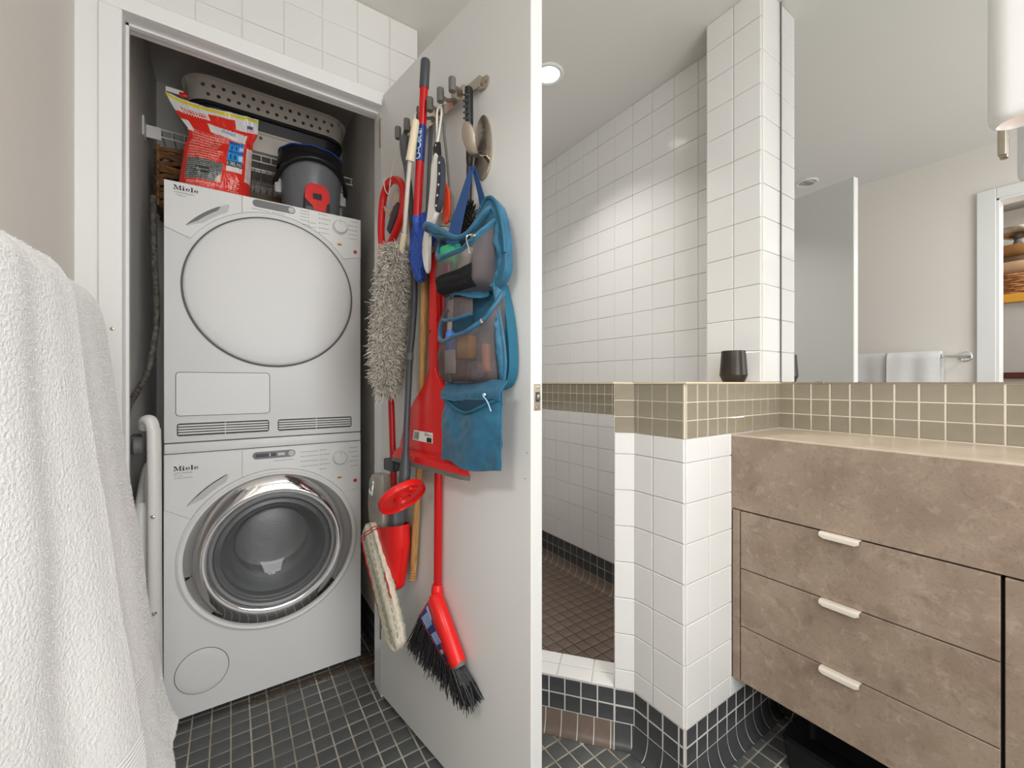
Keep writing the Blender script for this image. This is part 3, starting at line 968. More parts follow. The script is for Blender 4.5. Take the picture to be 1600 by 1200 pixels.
def controls(p, zc, kz, ab, rb, dots, washer):
    """pill display, knob, buttons and printed legend"""
    x0, x1 = 0.235, 0.366
    pill = [(x0 + 0.0125 + 0.0125 * math.cos(a), zc + 0.0125 * math.sin(a)) for a in [PI / 2 + PI * k / 12 for k in range(13)]]
    pill += [(x1 - 0.0125 + 0.0125 * math.cos(a), zc + 0.0125 * math.sin(a)) for a in [-PI / 2 + PI * k / 12 for k in range(13)]]
    d = part('display', B().prism(pill, -0.0062, -0.004, bev=0.0005), M_DISPLAY, p, FM, smooth=False, label='dark grey pill shaped display')
    b = B()
    b.lathe([(0.0098, -0.0062), (0.0098, -0.0072), (0.0085, -0.0074), (0.0082, -0.0066), (0, -0.0066)], 28, (x1 - 0.0125, 0, zc), 'y')
    part('display_button', b, M_GROOVE, d, FM)
    if washer:
        part('display_window', B().prism(rrect(x0 + 0.009, x0 + 0.070, zc - 0.0062, zc + 0.0062, 0.001), -0.0067, -0.006), M_DISPLAYK, d, FM, smooth=False)
        part('display_digit', B().box(x0 + 0.05, x0 + 0.054, -0.0069, -0.0066, zc - 0.005, zc + 0.005), M_GROOVE, d, FM, smooth=False)
        part('display_bar', B().box(x0 + 0.076, x0 + 0.098, -0.0067, -0.006, zc - 0.005, zc + 0.005), M_GROOVE, d, FM, smooth=False)
    b = B()
    b.lathe([(0.0275, -0.004), (0.027, -0.008), (0.0245, -0.0095), (0.0235, -0.019), (0.0215, -0.0215), (0, -0.0222)], 40, (0.517, 0, kz), 'y')
    k = part('knob', b, M_APPL2, p, FM)
    part('knob_mark', B().box(0.5163, 0.5177, -0.0226, -0.0218, kz + 0.012, kz + 0.020), M_INKG, k, FM, smooth=False)
    part('amber_button', B().lathe([(1, -0.004), (0.95, -0.006), (0.6, -0.0068), (0, -0.007)], 20, (0.516, 0, ab), 'y', 0.0088, 0.0042), M_AMBER, p, FM, label='small amber button')
    part('red_button', B().lathe([(0.0072, -0.004), (0.0068, -0.006), (0.004, -0.0068), (0, -0.007)], 20, (0.573, 0, rb), 'y'), M_REDBTN, p, FM, label='small red button')
    bd, bl = B(), B()
    for (dx, dz, side, ln) in dots:
        bd.lathe([(0.0017, -0.0048), (0.0016, -0.0056), (0, -0.0058)], 8, (dx, 0, dz), 'y')
        xa = dx + 0.004 if side > 0 else dx - 0.004 - ln
        bl.box(xa, xa + ln, -0.0053, -0.0049, dz - 0.0008, dz + 0.0007)
    part('indicator_lights', bd, M_INK, p, FM, kind='stuff')
    part('printed_legend', bl, M_INKG, p, FM, smooth=False, kind='stuff')


# washer ------------------------------------------------------------
wm = thing('washing_machine', 'white front loading washing machine with a chrome porthole standing on the closet floor', 'washing machine', (-0.174 + MW / 2, 1.687 + 0.29, 0.0))
WZ0, WZ1 = 0.020, 0.860
cx, cz = 0.304, 0.507
b = B()
N = 72
angs = [2 * PI * k / N for k in range(N)]
for px, pz in ((0, WZ0), (MW, WZ0), (0, WZ1), (MW, WZ1)):
    angs.append(math.atan2(pz - cz, px - cx) % (2 * PI))
angs = sorted(angs)
inn, outr, deep = [], [], []
for a in angs:
    c, s_ = math.cos(a), math.sin(a)
    k = min([((MW - cx) / c) if c > 1e-9 else 9, ((0 - cx) / c) if c < -1e-9 else 9, ((WZ1 - cz) / s_) if s_ > 1e-9 else 9, ((WZ0 - cz) / s_) if s_ < -1e-9 else 9])
    inn.append(b.v((cx + 0.205 * c, 0, cz + 0.205 * s_)))
    outr.append(b.v((cx + k * c, 0, cz + k * s_)))
    deep.append(b.v((cx + 0.205 * c, 0.06, cz + 0.205 * s_)))
for i in range(len(angs)):
    j = (i + 1) % len(angs)
    b.f([inn[i], inn[j], outr[j], outr[i]])
    b.f([inn[i], deep[i], deep[j], inn[j]])
back = [b.v(p) for p in ((0, 0.58, WZ0), (MW, 0.58, WZ0), (MW, 0.58, WZ1), (0, 0.58, WZ1))]
b.f(back)
fr = [b.v(p) for p in ((0, 0, WZ0), (MW, 0, WZ0), (MW, 0, WZ1), (0, 0, WZ1))]
for i in range(4):
    j = (i + 1) % 4
    b.f([fr[i], fr[j], back[j], back[i]])
bmesh.ops.remove_doubles(b.bm, verts=b.bm.verts, dist=0.0002)
body = part('body', b, M_APPL, wm, FM, smooth=False)
for fx in (0.04, 0.555):
    for fy in (0.05, 0.53):
        part('foot', B().lathe([(0, 0), (0.018, 0), (0.018, 0.012), (0.010, 0.014), (0.010, 0.022), (0, 0.022)], 14, (fx, fy, 0)), M_BLACK, wm, FM)
part('plinth', B().box(0.01, MW - 0.01, 0.03, 0.57, 0.004, 0.024), M_BLACK, wm, FM, smooth=False)
part('drum', B().lathe([(0.205, 0.055), (0.215, 0.07), (0.225, 0.10), (0.225, 0.40), (0.20, 0.42), (0, 0.42)], 60, (cx, 0, cz), 'y'), M_STEEL, wm, FM, label='steel wash drum')
part('door_seal', B().lathe([(0.205, 0.012), (0.188, 0.02), (0.186, 0.05), (0.205, 0.058)], 60, (cx, 0, cz), 'y'), M_GASKET, wm, FM)
dd, pp = fascia(wm, WZ1 - 0.002, cx, cz, 0.689, 0.680)
part('drawer_grip', B().prism(crescent(cx, cz, 0.288, 0.309, math.radians(143), math.radians(117)), -0.0062, -0.004, bev=0.0004), M_GROOVE, dd, FM, smooth=False)  # flat plate, the shade of the grip recess put into its grey
part('drawer_grip_shadow_gap', B().prism(crescent(cx, cz, 0.3065, 0.3095, math.radians(143), math.radians(117)), -0.0066, -0.004), M_SEAM, dd, FM, smooth=False)  # dark crescent paints the shade under the grip's upper edge
brand_word(dd, 0.025, 0.808, -0.0055, FM)
lettering(dd, 'SOFTTRONIC', 0.0078, 0.025, 0.7975, -0.0054, M_INKG, FM, 'model_print')
lettering(dd, 'W 1113', 0.0066, 0.025, 0.790, -0.0054, M_INKG, FM, 'model_print')
lettering(dd, 'WATER CONTROL', 0.0056, 0.025, 0.7825, -0.0054, M_INKG, FM, 'model_print')
dots = [(0.412, z, s, 0.026) for z in (0.835, 0.819, 0.801, 0.783) for s in (-1, 1)]
dots += [(0.449, z, 1, l) for z, l in ((0.837, 0.018), (0.820, 0.028), (0.801, 0.020), (0.784, 0.030), (0.766, 0.018))]
dots += [(0.581, z, -1, l) for z, l in ((0.837, 0.026), (0.820, 0.026), (0.802, 0.017), (0.785, 0.028), (0.766, 0.022))]
dots += [(0.357, 0.812, -1, 0.055)]
controls(pp, 0.835, 0.803, 0.727, 0.709, dots, True)
part('door_bezel', B().lathe([(0.2765, 0.0), (0.2755, -0.006), (0.268, -0.0105), (0.263, -0.008), (0.258, -0.0085), (0.2555, -0.004), (0.2555, 0.0)], 96, (cx, 0, cz), 'y'), M_APPL2, wm, FM)
ring = part('porthole_door', B().lathe([(0.2545, 0.0), (0.2545, -0.011), (0.250, -0.015), (0.235, -0.024), (0.216, -0.030), (0.202, -0.0315), (0.1965, -0.029), (0.1935, -0.022), (0.1925, 0.0)], 110, (cx, 0, cz), 'y'), M_CHROME, wm, FM, label='wide chrome porthole ring')
M_RINGG = mat('silver_plastic', rgb(150, 151, 152), 0.25, metal=0.6)
part('inner_ring', B().lathe([(0.1930, -0.020), (0.189, -0.0225), (0.181, -0.021), (0.1765, -0.012), (0.176, 0.004), (0.193, 0.004)], 90, (cx, 0, cz), 'y'), M_RINGG, ring, FM)
part('door_glass', B().lathe([(0.1775, -0.008), (0.172, -0.013), (0.160, -0.011), (0.150, 0.002), (0.140, 0.030), (0.128, 0.058), (0.112, 0.070), (0.06, 0.078), (0, 0.080)], 80, (cx, 0, cz), 'y'), M_GLASS, ring, FM, label='bowl shaped door glass')
part('drain_cover_seam', B().lathe([(0.0722, 0), (0.0722, -0.0006), (0.069, -0.0006)], 60, (0.097, 0, 0.152), 'y'), M_SEAM, wm, FM)
part('drain_cover', B().lathe([(0.0706, 0), (0.0704, -0.0014), (0.0685, -0.0022), (0.05, -0.0026), (0, -0.0026)], 60, (0.097, 0, 0.152), 'y'), M_APPL, wm, FM)
part('top_plate', B().box(0.001, MW - 0.001, -0.004, 0.58, 0.8625, 0.8935, 0.003), M_APPL, wm, FM)
part('plate_seam', B().box(0.002, MW - 0.002, 0.001, 0.58, 0.8595, 0.863), M_SEAM, wm, FM, smooth=False)

# dryer -------------------------------------------------------------
dm = thing('tumble_dryer', 'white tumble dryer with a plain round door stacked on the washing machine', 'tumble dryer', (-0.174 + MW / 2, 1.687 + 0.29, 0.8935))
DZ0, DZ1 = 0.8965, 1.723
cz = 1.402
cx = 0.302
part('body', B().box(0, MW, 0, 0.58, DZ0, DZ1, 0.003), M_APPL, dm, FM)
part('base_seam', B().box(0.003, MW - 0.003, 0.003, 0.575, 0.8935, DZ0 + 0.002), M_SEAM, dm, FM, smooth=False)
dd, pp = fascia(dm, DZ1 - 0.003, cx, cz, 1.574, 1.574)
part('container_grip', B().prism(crescent(cx, cz, 0.286, 0.309, math.radians(143), math.radians(116)), -0.0062, -0.004, bev=0.0004), M_GROOVE, dd, FM, smooth=False)  # proud plate whose grey stands for shade in the hollow grip
part('container_grip_slot_shade', B().prism(crescent(cx, cz, 0.299, 0.3095, math.radians(143), math.radians(121)), -0.0066, -0.004), M_GASKET, dd, FM, smooth=False)  # darker crescent colours in the shade of the slot
brand_word(dd, 0.025, 1.695, -0.0055, FM)
lettering(dd, 'NOVOTRONIC', 0.0078, 0.025, 1.6845, -0.0054, M_INKG, FM, 'model_print')
lettering(dd, 'T 4462 C', 0.0066, 0.030, 1.676, -0.0054, M_INKG, FM, 'model_print')
dots = [(0.409, z, -1, 0.024) for z in (1.710, 1.700, 1.689, 1.677)] + [(0.410, 1.662, -1, 0.016)] + [(0.409, 1.672, 1, 0.022), (0.409, 1.657, 1, 0.022)]
dots += [(0.446, z, 1, l) for z, l in ((1.711, 0.022), (1.695, 0.034), (1.678, 0.026), (1.660, 0.028), (1.643, 0.03))]
dots += [(0.578, z, -1, l) for z, l in ((1.708, 0.016), (1.691, 0.028), (1.674, 0.030), (1.657, 0.026), (1.641, 0.026))]
dots += [(0.236, 1.683, 1, 0.018), (0.262, 1.683, 1, 0.022), (0.295, 1.683, 1, 0.034)]
controls(pp, 1.7035, 1.676, 1.611, 1.592, dots, False)
part('door_groove_shade', B().lathe([(0.2612, 0.0), (0.2605, -0.0045), (0.2575, -0.006), (0.2550, -0.004), (0.2550, 0.0)], 110, (cx, 0, cz), 'y'), M_GASKET, dm, FM, label='grey ring painting the shadow line round the dryer door')  # grey ring stands in for the shadow line in the door groove
dd2 = part('round_door', B().lathe([(0.2555, 0.0), (0.2548, -0.008), (0.2515, -0.0125), (0.245, -0.0150), (0.22, -0.0185), (0.15, -0.021), (0, -0.0222)], 110, (cx, 0, cz), 'y'), M_APPL, dm, FM)
part('flap_seam', B().prism(rrect(0.0285, 0.2875, 0.9795, 1.1205, 0.011), -0.0005, 0.001), M_SEAM, dm, FM, smooth=False)
part('heat_exchanger_flap', B().prism(rrect(0.0303, 0.2857, 0.9813, 1.1187, 0.0095), -0.0016, 0.001, bev=0.0006), M_APPL, dm, FM, smooth=False)
for vx0, vx1 in ((0.032, 0.285), (0.311, 0.561)):
    vp = part('air_vent', B().prism(rrect(vx0, vx1, 0.916, 0.957, 0.007), -0.0006, 0.001), M_SEAM, dm, FM, smooth=False)
    vo, vi = rrect(vx0 - 0.002, vx1 + 0.002, 0.914, 0.959, 0.008), rrect(vx0, vx1, 0.916, 0.957, 0.007)
    b = B()
    A = [b.v((p[0], -0.0016, p[1])) for p in vo]
    C = [b.v((p[0], -0.0016, p[1])) for p in vi]
    D2 = [b.v((p[0], 0.0, p[1])) for p in vo]
    n = len(vo)
    for i in range(n):
        j = (i + 1) % n
        b.f([A[i], A[j], C[j], C[i]])
        b.f([A[i], D2[i], D2[j], A[j]])
    part('vent_frame', b, M_APPL, vp, FM, smooth=False)
    for k in range(4):
        z = 0.9215 + k * 0.0085
        part('vent_slat', B().box(vx0 + 0.003, vx1 - 0.003, -0.0024, 0, z, z + 0.0050, 0.0008, 1), M_APPL, vp, FM, smooth=False)
    part('vent_rib', B().box((vx0 + vx1) / 2 - 0.001, (vx0 + vx1) / 2 + 0.001, -0.0026, 0, 0.917, 0.956), M_APPL, vp, FM, smooth=False)

# ------------------------------------------------------------------ vanity, mirror, sconce, cup
XV = 1.224
VY0 = -1.19
vn = thing('vanity_unit', 'wall hung brown stone look vanity cabinet below the mirror', 'cabinet', (1.37, -0.1, 0.222))
part('carcass', B().box(XV + 0.022, XM - 0.004, VY0, 0.656, 0.232, 0.716), M_DARK, vn, smooth=False)
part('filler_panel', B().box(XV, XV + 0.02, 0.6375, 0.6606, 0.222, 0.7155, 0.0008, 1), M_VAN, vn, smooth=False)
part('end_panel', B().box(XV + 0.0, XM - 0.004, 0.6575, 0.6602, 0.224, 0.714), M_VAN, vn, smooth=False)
part('underside_rail', B().box(XV + 0.025, XV + 0.05, VY0, 0.60, 0.214, 0.232, 0.002), M_TRIM, vn, smooth=False)
HPROF = [(0.0, 0.0022), (-0.013, 0.0022), (-0.0165, 0.0005), (-0.0180, -0.004), (-0.0182, -0.0115), (-0.0166, -0.0115), (-0.0162, -0.004), (-0.0140, 0.0005), (0.0, 0.0005)]
for z0, z1 in ((0.5505, 0.7145), (0.3835, 0.5475), (0.2225, 0.3805)):
    dw = part('drawer', B().box(XV, XV + 0.02, 0.1425, 0.6345, z0, z1, 0.001, 1), M_VAN, vn, smooth=False)
    hb = B()
    n = 10
    rows = []
    for k in range(n + 1):
        u = k / n
        y = 0.355 + u * 0.080
        e = 1.0 if 0.08 < u < 0.92 else 0.72
        drop = 1.0 if 0.05 < u < 0.95 else 0.6
        rows.append([hb.v((XV + p[0] * (1 if i > 8 else 1), y, z1 + 0.0008 + (p[1] if p[1] > -0.003 else p[1] * drop))) for i, p in enumerate(HPROF)])
    for A, C in zip(rows, rows[1:]):
        for i in range(len(HPROF)):
            j = (i + 1) % len(HPROF)
            hb.f([A[i], A[j], C[j], C[i]])
    hb.f(rows[0])
    hb.f(rows[-1][::-1])
    part('handle', hb, M_HANDLE, dw, angle=50, label='pale satin edge pull')
part('cabinet_door', B().box(XV, XV + 0.02, -0.38, 0.1365, 0.2225, 0.7145, 0.001, 1), M_VAN, vn, smooth=False)
part('cabinet_door', B().box(XV, XV + 0.02, VY0, -0.384, 0.2225, 0.7145, 0.001, 1), M_VAN, vn, smooth=False)
ct = thing('vanity_worktop', 'deep brown stone look worktop with light painted on its top face, on the vanity drawers', 'worktop', (1.37, -0.1, 0.718))
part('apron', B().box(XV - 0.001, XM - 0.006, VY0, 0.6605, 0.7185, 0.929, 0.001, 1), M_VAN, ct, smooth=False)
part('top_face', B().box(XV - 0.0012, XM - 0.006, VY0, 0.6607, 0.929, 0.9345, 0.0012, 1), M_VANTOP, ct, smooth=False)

mr = thing('wall_mirror', 'large frameless mirror above the olive glass tiles', 'mirror', (XM - 0.003, 0.0, 1.086))
part('mirror_glass', B().box(XM - 0.006, XM - 0.001, -1.18, 0.6550, 1.0865, CEIL - 0.002), M_MIRROR, mr, smooth=False)
part('mirror_edge', B().box(XM - 0.0064, XM - 0.0005, 0.6550, 0.6576, 1.0865, CEIL - 0.002), M_GASKET, mr, smooth=False)
part('bottom_channel', B().box(XM - 0.0072, XM - 0.0005, -1.18, 0.6575, 1.0835, 1.0875), M_NICKEL, mr, smooth=False)
part('mirror_clip', B().box(XM - 0.010, XM - 0.005, 0.535, 0.560, 1.084, 1.0895, 0.001), M_NICKEL, mr, smooth=False)

sc = thing('wall_sconce', 'white opal glass sconce with a nickel stem fixed to the mirror', 'wall light', (1.4, 0.12, 1.615))
so, si = rrect(1.285, 1.365, 0.035, 0.171, 0.036, 8), rrect(1.300, 1.350, 0.052, 0.154, 0.024, 8)
b = B()
rings = []
def inset(pts, d):
    mx = sum(p[0] for p in pts) / len(pts)
    my = sum(p[1] for p in pts) / len(pts)
    return [(p[0] - math.copysign(min(d, abs(p[0] - mx)), p[0] - mx), p[1] - math.copysign(min(d, abs(p[1] - my)), p[1] - my)) for p in pts]
for pts, z in ((si, 1.645), (si, 1.622), (inset(so, 0.010), 1.6145), (inset(so, 0.004), 1.6185), (inset(so, 0.001), 1.626), (so, 1.637), (so, 2.02), (inset(so, 0.006), 2.032), (si, 2.036)):
    rings.append([b.v((p[0], p[1], z)) for p in pts])
for A, C in zip(rings, rings[1:]):
    n = len(A)
    for i in range(n):
        b.f([A[i], A[(i + 1) % n], C[(i + 1) % n], C[i]])
sh = part('glass_shade', b, M_GLOWGLASS, sc, angle=60)
b = B()
A = [b.v((p[0], p[1], 1.640)) for p in si]
C = [b.v((p[0], p[1], 2.03)) for p in si]
for i in range(len(A)):
    j = (i + 1) % len(A)
    b.f([A[i], C[i], C[j], A[j]])
b.f(C)
part('shade_inside', b, M_WARMIN, sh)
part('stem', B().box(1.504, 1.5245, 0.166, 0.180, 1.622, 1.98, 0.003), M_NICKEL, sc)
part('arm', B().box(1.358, 1.515, 0.164, 0.170, 1.80, 1.815, 0.002), M_NICKEL, sc)

cupc = (1.345, 0.720, 1.088)
cu = thing('tumbler', 'dark bronze tumbler with a faceted base on the dwarf wall', 'tumbler', cupc)
part('cup_body', B().lathe([(0, 0.0), (0.030, 0.0), (0.0325, 0.0015), (0.0405, 0.0215), (0.0410, 0.0235), (0.0405, 0.027), (0.0355, 0.098), (0.0350, 0.1005), (0.0335, 0.1005), (0.0335, 0.096), (0.038, 0.03), (0.030, 0.006), (0, 0.005)], 48, cupc), M_CUP, cu, angle=25)

bn = thing('storage_bin', 'low black plastic bin on the floor under the vanity', 'bin', (1.38, 0.34, 0))
b = B()
o1 = rrect(1.29, 1.475, 0.18, 0.56, 0.02)
rings = []
for pts, z in ((inset(o1, 0.012), 0.003), (o1, 0.085), (inset(o1, -0.006), 0.086), (inset(o1, -0.006), 0.094), (inset(o1, 0.003), 0.094), (inset(o1, 0.013), 0.010)):
    rings.append([b.v((p[0], p[1], z)) for p in pts])
for A, C in zip(rings, rings[1:]):
    for i in range(len(A)):
        j = (i + 1) % len(A)
        b.f([A[i], A[j], C[j], C[i]])
b.f(rings[0])
b.f(rings[-1])
part('bin_body', b, M_BLACK, bn)

# ------------------------------------------------------------------ towels on their bar
BARX, BARZ = -0.250, 1.232
tb = thing('towel_bar', 'chrome towel bar fixed to the beige wall', 'towel bar', (XL, 0.9, BARZ))
part('rail', B().tube([(BARX, 0.50, BARZ), (BARX, 1.30, BARZ)], 0.0085, 14), M_CHROME, tb)
for y in (0.515, 1.285):
    part('post', B().tube([(XL + 0.002, y, BARZ), (BARX + 0.004, y, BARZ)], 0.009, 12), M_CHROME, tb)
    part('rose', B().lathe([(0, 0.0), (0.027, 0.0), (0.027, 0.006), (0.022, 0.010), (0, 0.010)], 28, (XL, y, BARZ), 'x'), M_CHROME, tb)


def towel(name, y0, y1, zend, label, flare, seed, ntuft, group, far):
    rnd = random.Random(seed)
    t = thing(name, label, 'towel', (BARX, (y0 + y1) / 2, BARZ), group)
    # centre line of the folded cloth, from the wall side over the bar and down the room side
    prof = [(-0.289, 0.62), (-0.287, 0.9), (-0.283, 1.16), (-0.274, 1.232), (-0.252, 1.2505), (-0.230, 1.242), (-0.216, 1.214), (-0.208, 1.16)]
    for z, xx in ((1.05, -0.196), (0.90, -0.180), (0.75, -0.164), (0.60, -0.148), (0.48, -0.136), (0.40, -0.127)):
        if z > zend + 0.03:
            prof.append((-0.208 + (xx + 0.208) * flare, z))
    prof.append((prof[-1][0] + 0.008 * flare, zend))
    path = catmull([(p[0], 0, p[1]) for p in prof], 9)
    nv = len(path) - 1
    crest = max(range(nv + 1), key=lambda i: path[i].z)

    def fn(u, v):
        fi = min(v * nv, nv - 1e-6)
        i = int(fi)
        p = path[i].lerp(path[i + 1], fi - i)
        y = y0 + (y1 - y0) * u
        down = max(0.0, (fi - crest) / (nv - crest))
        k = 0.3 + 0.7 * down
        px = p.x if far or fi < crest + 14 else -0.208 + (p.x + 0.208) * u
        w = 0.0050 * math.sin(y * 31 + 1.5 * down) + 0.0035 * math.sin(y * 58 + 2 - 2 * down)
        x = px + (0.0 if far else 0.017 * u * min(1, max(0, (fi - crest) / 6))) + w * k + 0.008 * noise.noise(Vector((y * 7, p.z * 6, 3.0))) * down
        ed = max(0.0, (u - 0.72) / 0.28) * far
        past = min(1.0, max(0.0, (p.x + 0.240) / 0.022)) if fi >= crest else 0.0      # only where the cloth is clear of the bar
        z = p.z - 0.050 * ed * ed * (1 - down) ** 2 * past
        x -= 0.012 * ed * ed * (1 - down) * past
        sway = 0.005 * math.sin(p.z * 7 + 3) * down
        if far:
            y += 0.030 * down * (u - 0.35) + sway
        else:
            y += (-0.0105 * down + sway) * u
        if down > 0.8:
            z += 0.03 * (u - 0.5) * (down - 0.8) / 0.2 * far
            x += 0.016 * ((down - 0.8) / 0.2) ** 2 * u
        return (x, y, z)

    def outer(u, v, lift):
        e = 0.004
        p = Vector(fn(u, v))
        du = Vector(fn(min(u + e, 1), v)) - Vector(fn(max(u - e, 0), v))
        dv = Vector(fn(u, min(v + e, 1))) - Vector(fn(u, max(v - e, 0)))
        n = du.cross(dv).normalized()
        if v * nv > crest and n.x < 0:
            n = -n
        return p + n * lift, n
    b = B()
    P, Nn = b.shell(fn, 34, nv, 0.016 if Vector(outer(0.5, 0.9, 1)[1]).dot(Vector(fn(0.54, 0.9)).__sub__(Vector(fn(0.46, 0.9))).cross(Vector(fn(0.5, 0.92)) - Vector(fn(0.5, 0.88)))) > 0 else -0.016)
    cl = part('towel_cloth', b, M_TOWEL, t, angle=80)
    vb = [j / nv for j in range(nv + 1) if j > crest and zend + 0.17 < path[j].z < zend + 0.235]
    b = B()
    for k in range(9):
        v0 = vb[0] + (vb[-1] - vb[0]) * k / 9
        v1 = v0 + (vb[-1] - vb[0]) / 9 * 0.8
        b.grid(lambda u, v: outer(u, v0 + (v1 - v0) * v, 0.0168 + 0.0022 * math.sin(PI * v))[0], 34, 3)
    part('woven_border', b, M_TOWELB, t, angle=80, kind='stuff')
    # terry pile
    b = B()
    vmin = (crest - 5) / nv
    for _ in range(ntuft):
        u, v = rnd.random(), rnd.uniform(vmin, 1)
        if vb[0] <= v <= vb[-1]:
            continue
        q, n = outer(u, v, 0.0155)
        if v * nv <= crest and n.z < 0:
            n = -n
            q = Vector(fn(u, v)) + n * 0.0155
        dd_ = (n + Vector((rnd.gauss(0, .7), rnd.gauss(0, .7), rnd.gauss(-.5, .7)))).normalized()
        L = rnd.uniform(0.0015, 0.0036)
        s_ = dd_.orthogonal().normalized() * 0.0005
        b.f([b.v(q - s_), b.v(q + s_), b.v(q + dd_ * L)])
    if far:
        for _ in range(ntuft // 5):      # along the far long edge and the hem
            if rnd.random() < 0.8:
                u, v, n2 = 1.0, rnd.uniform(vmin, 1), Vector((0.3, 1, -0.2))
            else:
                u, v, n2 = rnd.random(), 1.0, Vector((0.2, 0, -1))
            q, n = outer(u, v, rnd.uniform(0, 0.016))
            dd_ = (n2 + Vector((rnd.gauss(0, .5), rnd.gauss(0, .5), rnd.gauss(0, .5)))).normalized()
            s_ = dd_.orthogonal().normalized() * 0.0005
            b.f([b.v(q - s_), b.v(q + s_), b.v(q + dd_ * rnd.uniform(0.002, 0.0055))])
    part('terry_pile', b, M_PILE, t, smooth=False, kind='stuff', recalc=False)
    return t


towel('bath_towel', 0.826, 1.125, 0.345, 'large fluffy white bath towel hanging over the bar beside the closet', 1.0, 3, 42000, 'white towels on the bar', 1)
towel('hand_towel', 0.600, 0.8245, 0.345, 'narrower white towel on the bar next to the large one', 1.0, 8, 9000, 'white towels on the bar', 0)

# ------------------------------------------------------------------ folded step stool, cable, wall clip
st = thing('folding_step_stool', 'folded white tubular step stool leaning beside the washing machine', 'step stool', (-0.195, 1.58, 0))
b = B()
b.tube(catmull([(-0.205, 1.595, 0.958), (-0.200, 1.570, 0.977), (-0.190, 1.556, 0.978), (-0.1835, 1.552, 0.955), (-0.181, 1.551, 0.90), (-0.179, 1.549, 0.5), (-0.176, 1.547, 0.006)], 8), 0.0168, 14, flat=0.9)
part('front_tube', b, M_STOOL, st)
part('tube_plug', B().lathe([(0.0, -0.002), (0.0172, -0.002), (0.0172, 0.012), (0.0, 0.012)], 14, (-0.176, 1.547, 0.003)), M_RUBBER, st)
b = B()
b.tube(catmull([(-0.215, 1.80, 0.80), (-0.216, 1.74, 0.822), (-0.217, 1.66, 0.775), (-0.219, 1.60, 0.70), (-0.220, 1.575, 0.6), (-0.221, 1.57, 0.006)], 8), 0.0135, 12)
part('rear_tube', b, M_STOOL, st)
part('tread', B().prism([(1.585, 0.80), (1.60, 0.83), (1.80, 0.78), (1.80, 0.44), (1.60, 0.42), (1.585, 0.45)], -0.206, -0.196, axes='yz', bev=0.003), M_STOOL, st, smooth=False)
part('tread', B().prism([(1.590, 0.40), (1.60, 0.415), (1.80, 0.40), (1.80, 0.10), (1.60, 0.09), (1.590, 0.12)], -0.206, -0.196, axes='yz', bev=0.003), M_STOOL, st, smooth=False)
b = B()
b.tube(catmull([(-0.214, 1.60, 0.735), (-0.2145, 1.585, 0.70), (-0.2145, 1.578, 0.60), (-0.2145, 1.575, 0.3), (-0.2145, 1.575, 0.10)], 6), 0.014, 12)
part('side_tube', b, M_STOOL, st)
part('warning_label', B().box(-0.2068, -0.2060, 1.592, 1.60, 0.70, 0.77), M_INK, st, smooth=False)
for z in (0.710, 0.438):
    part('rivet', B().lathe([(0.0, -0.006), (0.004, -0.005), (0.0062, -0.001), (0.0062, 0.004)], 14, (-0.181 + (0.71 - z) * 0.008, 1.5325, z), 'y'), M_CHROME, st)

b = B()
b.tube(catmull([(-0.212, 1.80, 1.70), (-0.206, 1.77, 1.50), (-0.198, 1.755, 1.33), (-0.201, 1.75, 1.247), (-0.214, 1.745, 1.143), (-0.230, 1.735, 1.088), (-0.246, 1.67, 1.034), (-0.2475, 1.635, 1.018), (-0.2485, 1.615, 0.990), (-0.249, 1.610, 0.93), (-0.2495, 1.61, 0.60), (-0.2495, 1.62, 0.02)], 8), 0.0085, 10)
tag(part('braided_hose', b, M_CABLE), 'dark braided supply hose running down the closet side wall', 'hose')
wc = thing('wall_valve', 'grey plastic valve knob on the closet side wall', 'valve', (-0.26, 1.75, 0.895))
part('valve_body', B().box(-0.262, -0.240, 1.70, 1.80, 0.866, 0.922, 0.005), M_GREYP, wc)
part('valve_knob', B().lathe([(0, 0.0), (0.026, 0.0), (0.027, 0.012), (0.022, 0.020), (0.012, 0.022), (0, 0.022)], 18, (-0.243, 1.695, 0.894), 'x'), mat('valve_grey', rgb(150, 150, 150), 0.4), wc)

# ------------------------------------------------------------------ closet shelf and what stands on the dryer
ws = thing('wire_shelf', 'white coated wire shelf across the back of the closet', 'shelf', (0.1, 2.12, 2.0))
FX0, FX1, FY0 = -0.222, 0.462, 1.995
for y, z in ((FY0, 2.0175), (FY0, 1.990), (2.14, 2.0175), (2.275, 2.0175)):
    part('rail', B().tube([(FX0, y, z), (FX1, y, z)], 0.0028, 8), M_WIRE, ws)
n = 19
for k in range(n + 1):
    x = FX0 + 0.006 + (FX1 - FX0 - 0.012) * k / n
    part('cross_wire', B().tube([(x, FY0 - 0.001, 1.990), (x, FY0 - 0.001, 2.019), (x, FY0 + 0.004, 2.0215), (x, 2.28, 2.0215)], 0.0021, 6), M_WIRE, ws)
part('wall_bracket', B().box(-0.2598, -0.2535, 1.945, 1.995, 1.962, 2.03, 0.002).box(-0.2540, -0.212, 1.9895, 1.9925, 1.975, 2.02, 0.001), M_WIRE, ws, smooth=False)
hb = thing('hanging_wire_basket', 'brown wire basket hung below the white shelf', 'wire basket', (0.14, 2.05, 1.88))
M_WIREB = mat('bronze_wire', rgb(120, 104, 84), 0.4, metal=0.4)
for z, r in ((1.960, 0.0032), (1.951, 0.002), (1.884, 0.0026)):
    part('rail', B().tube([(0.055, 2.0, z), (0.30, 2.0, z), (0.30, 2.2, z), (0.055, 2.2, z)], r, 8, closed=True), M_WIRE if z > 1.9 else M_WIREB, hb)
for k in range(12):
    x = 0.058 + k * 0.0218
    part('upright_wire', B().tube([(x, 1.9985, 1.960), (x, 1.9985, 1.884), (x, 2.2, 1.884)], 0.0016, 6), M_WIREB, hb)
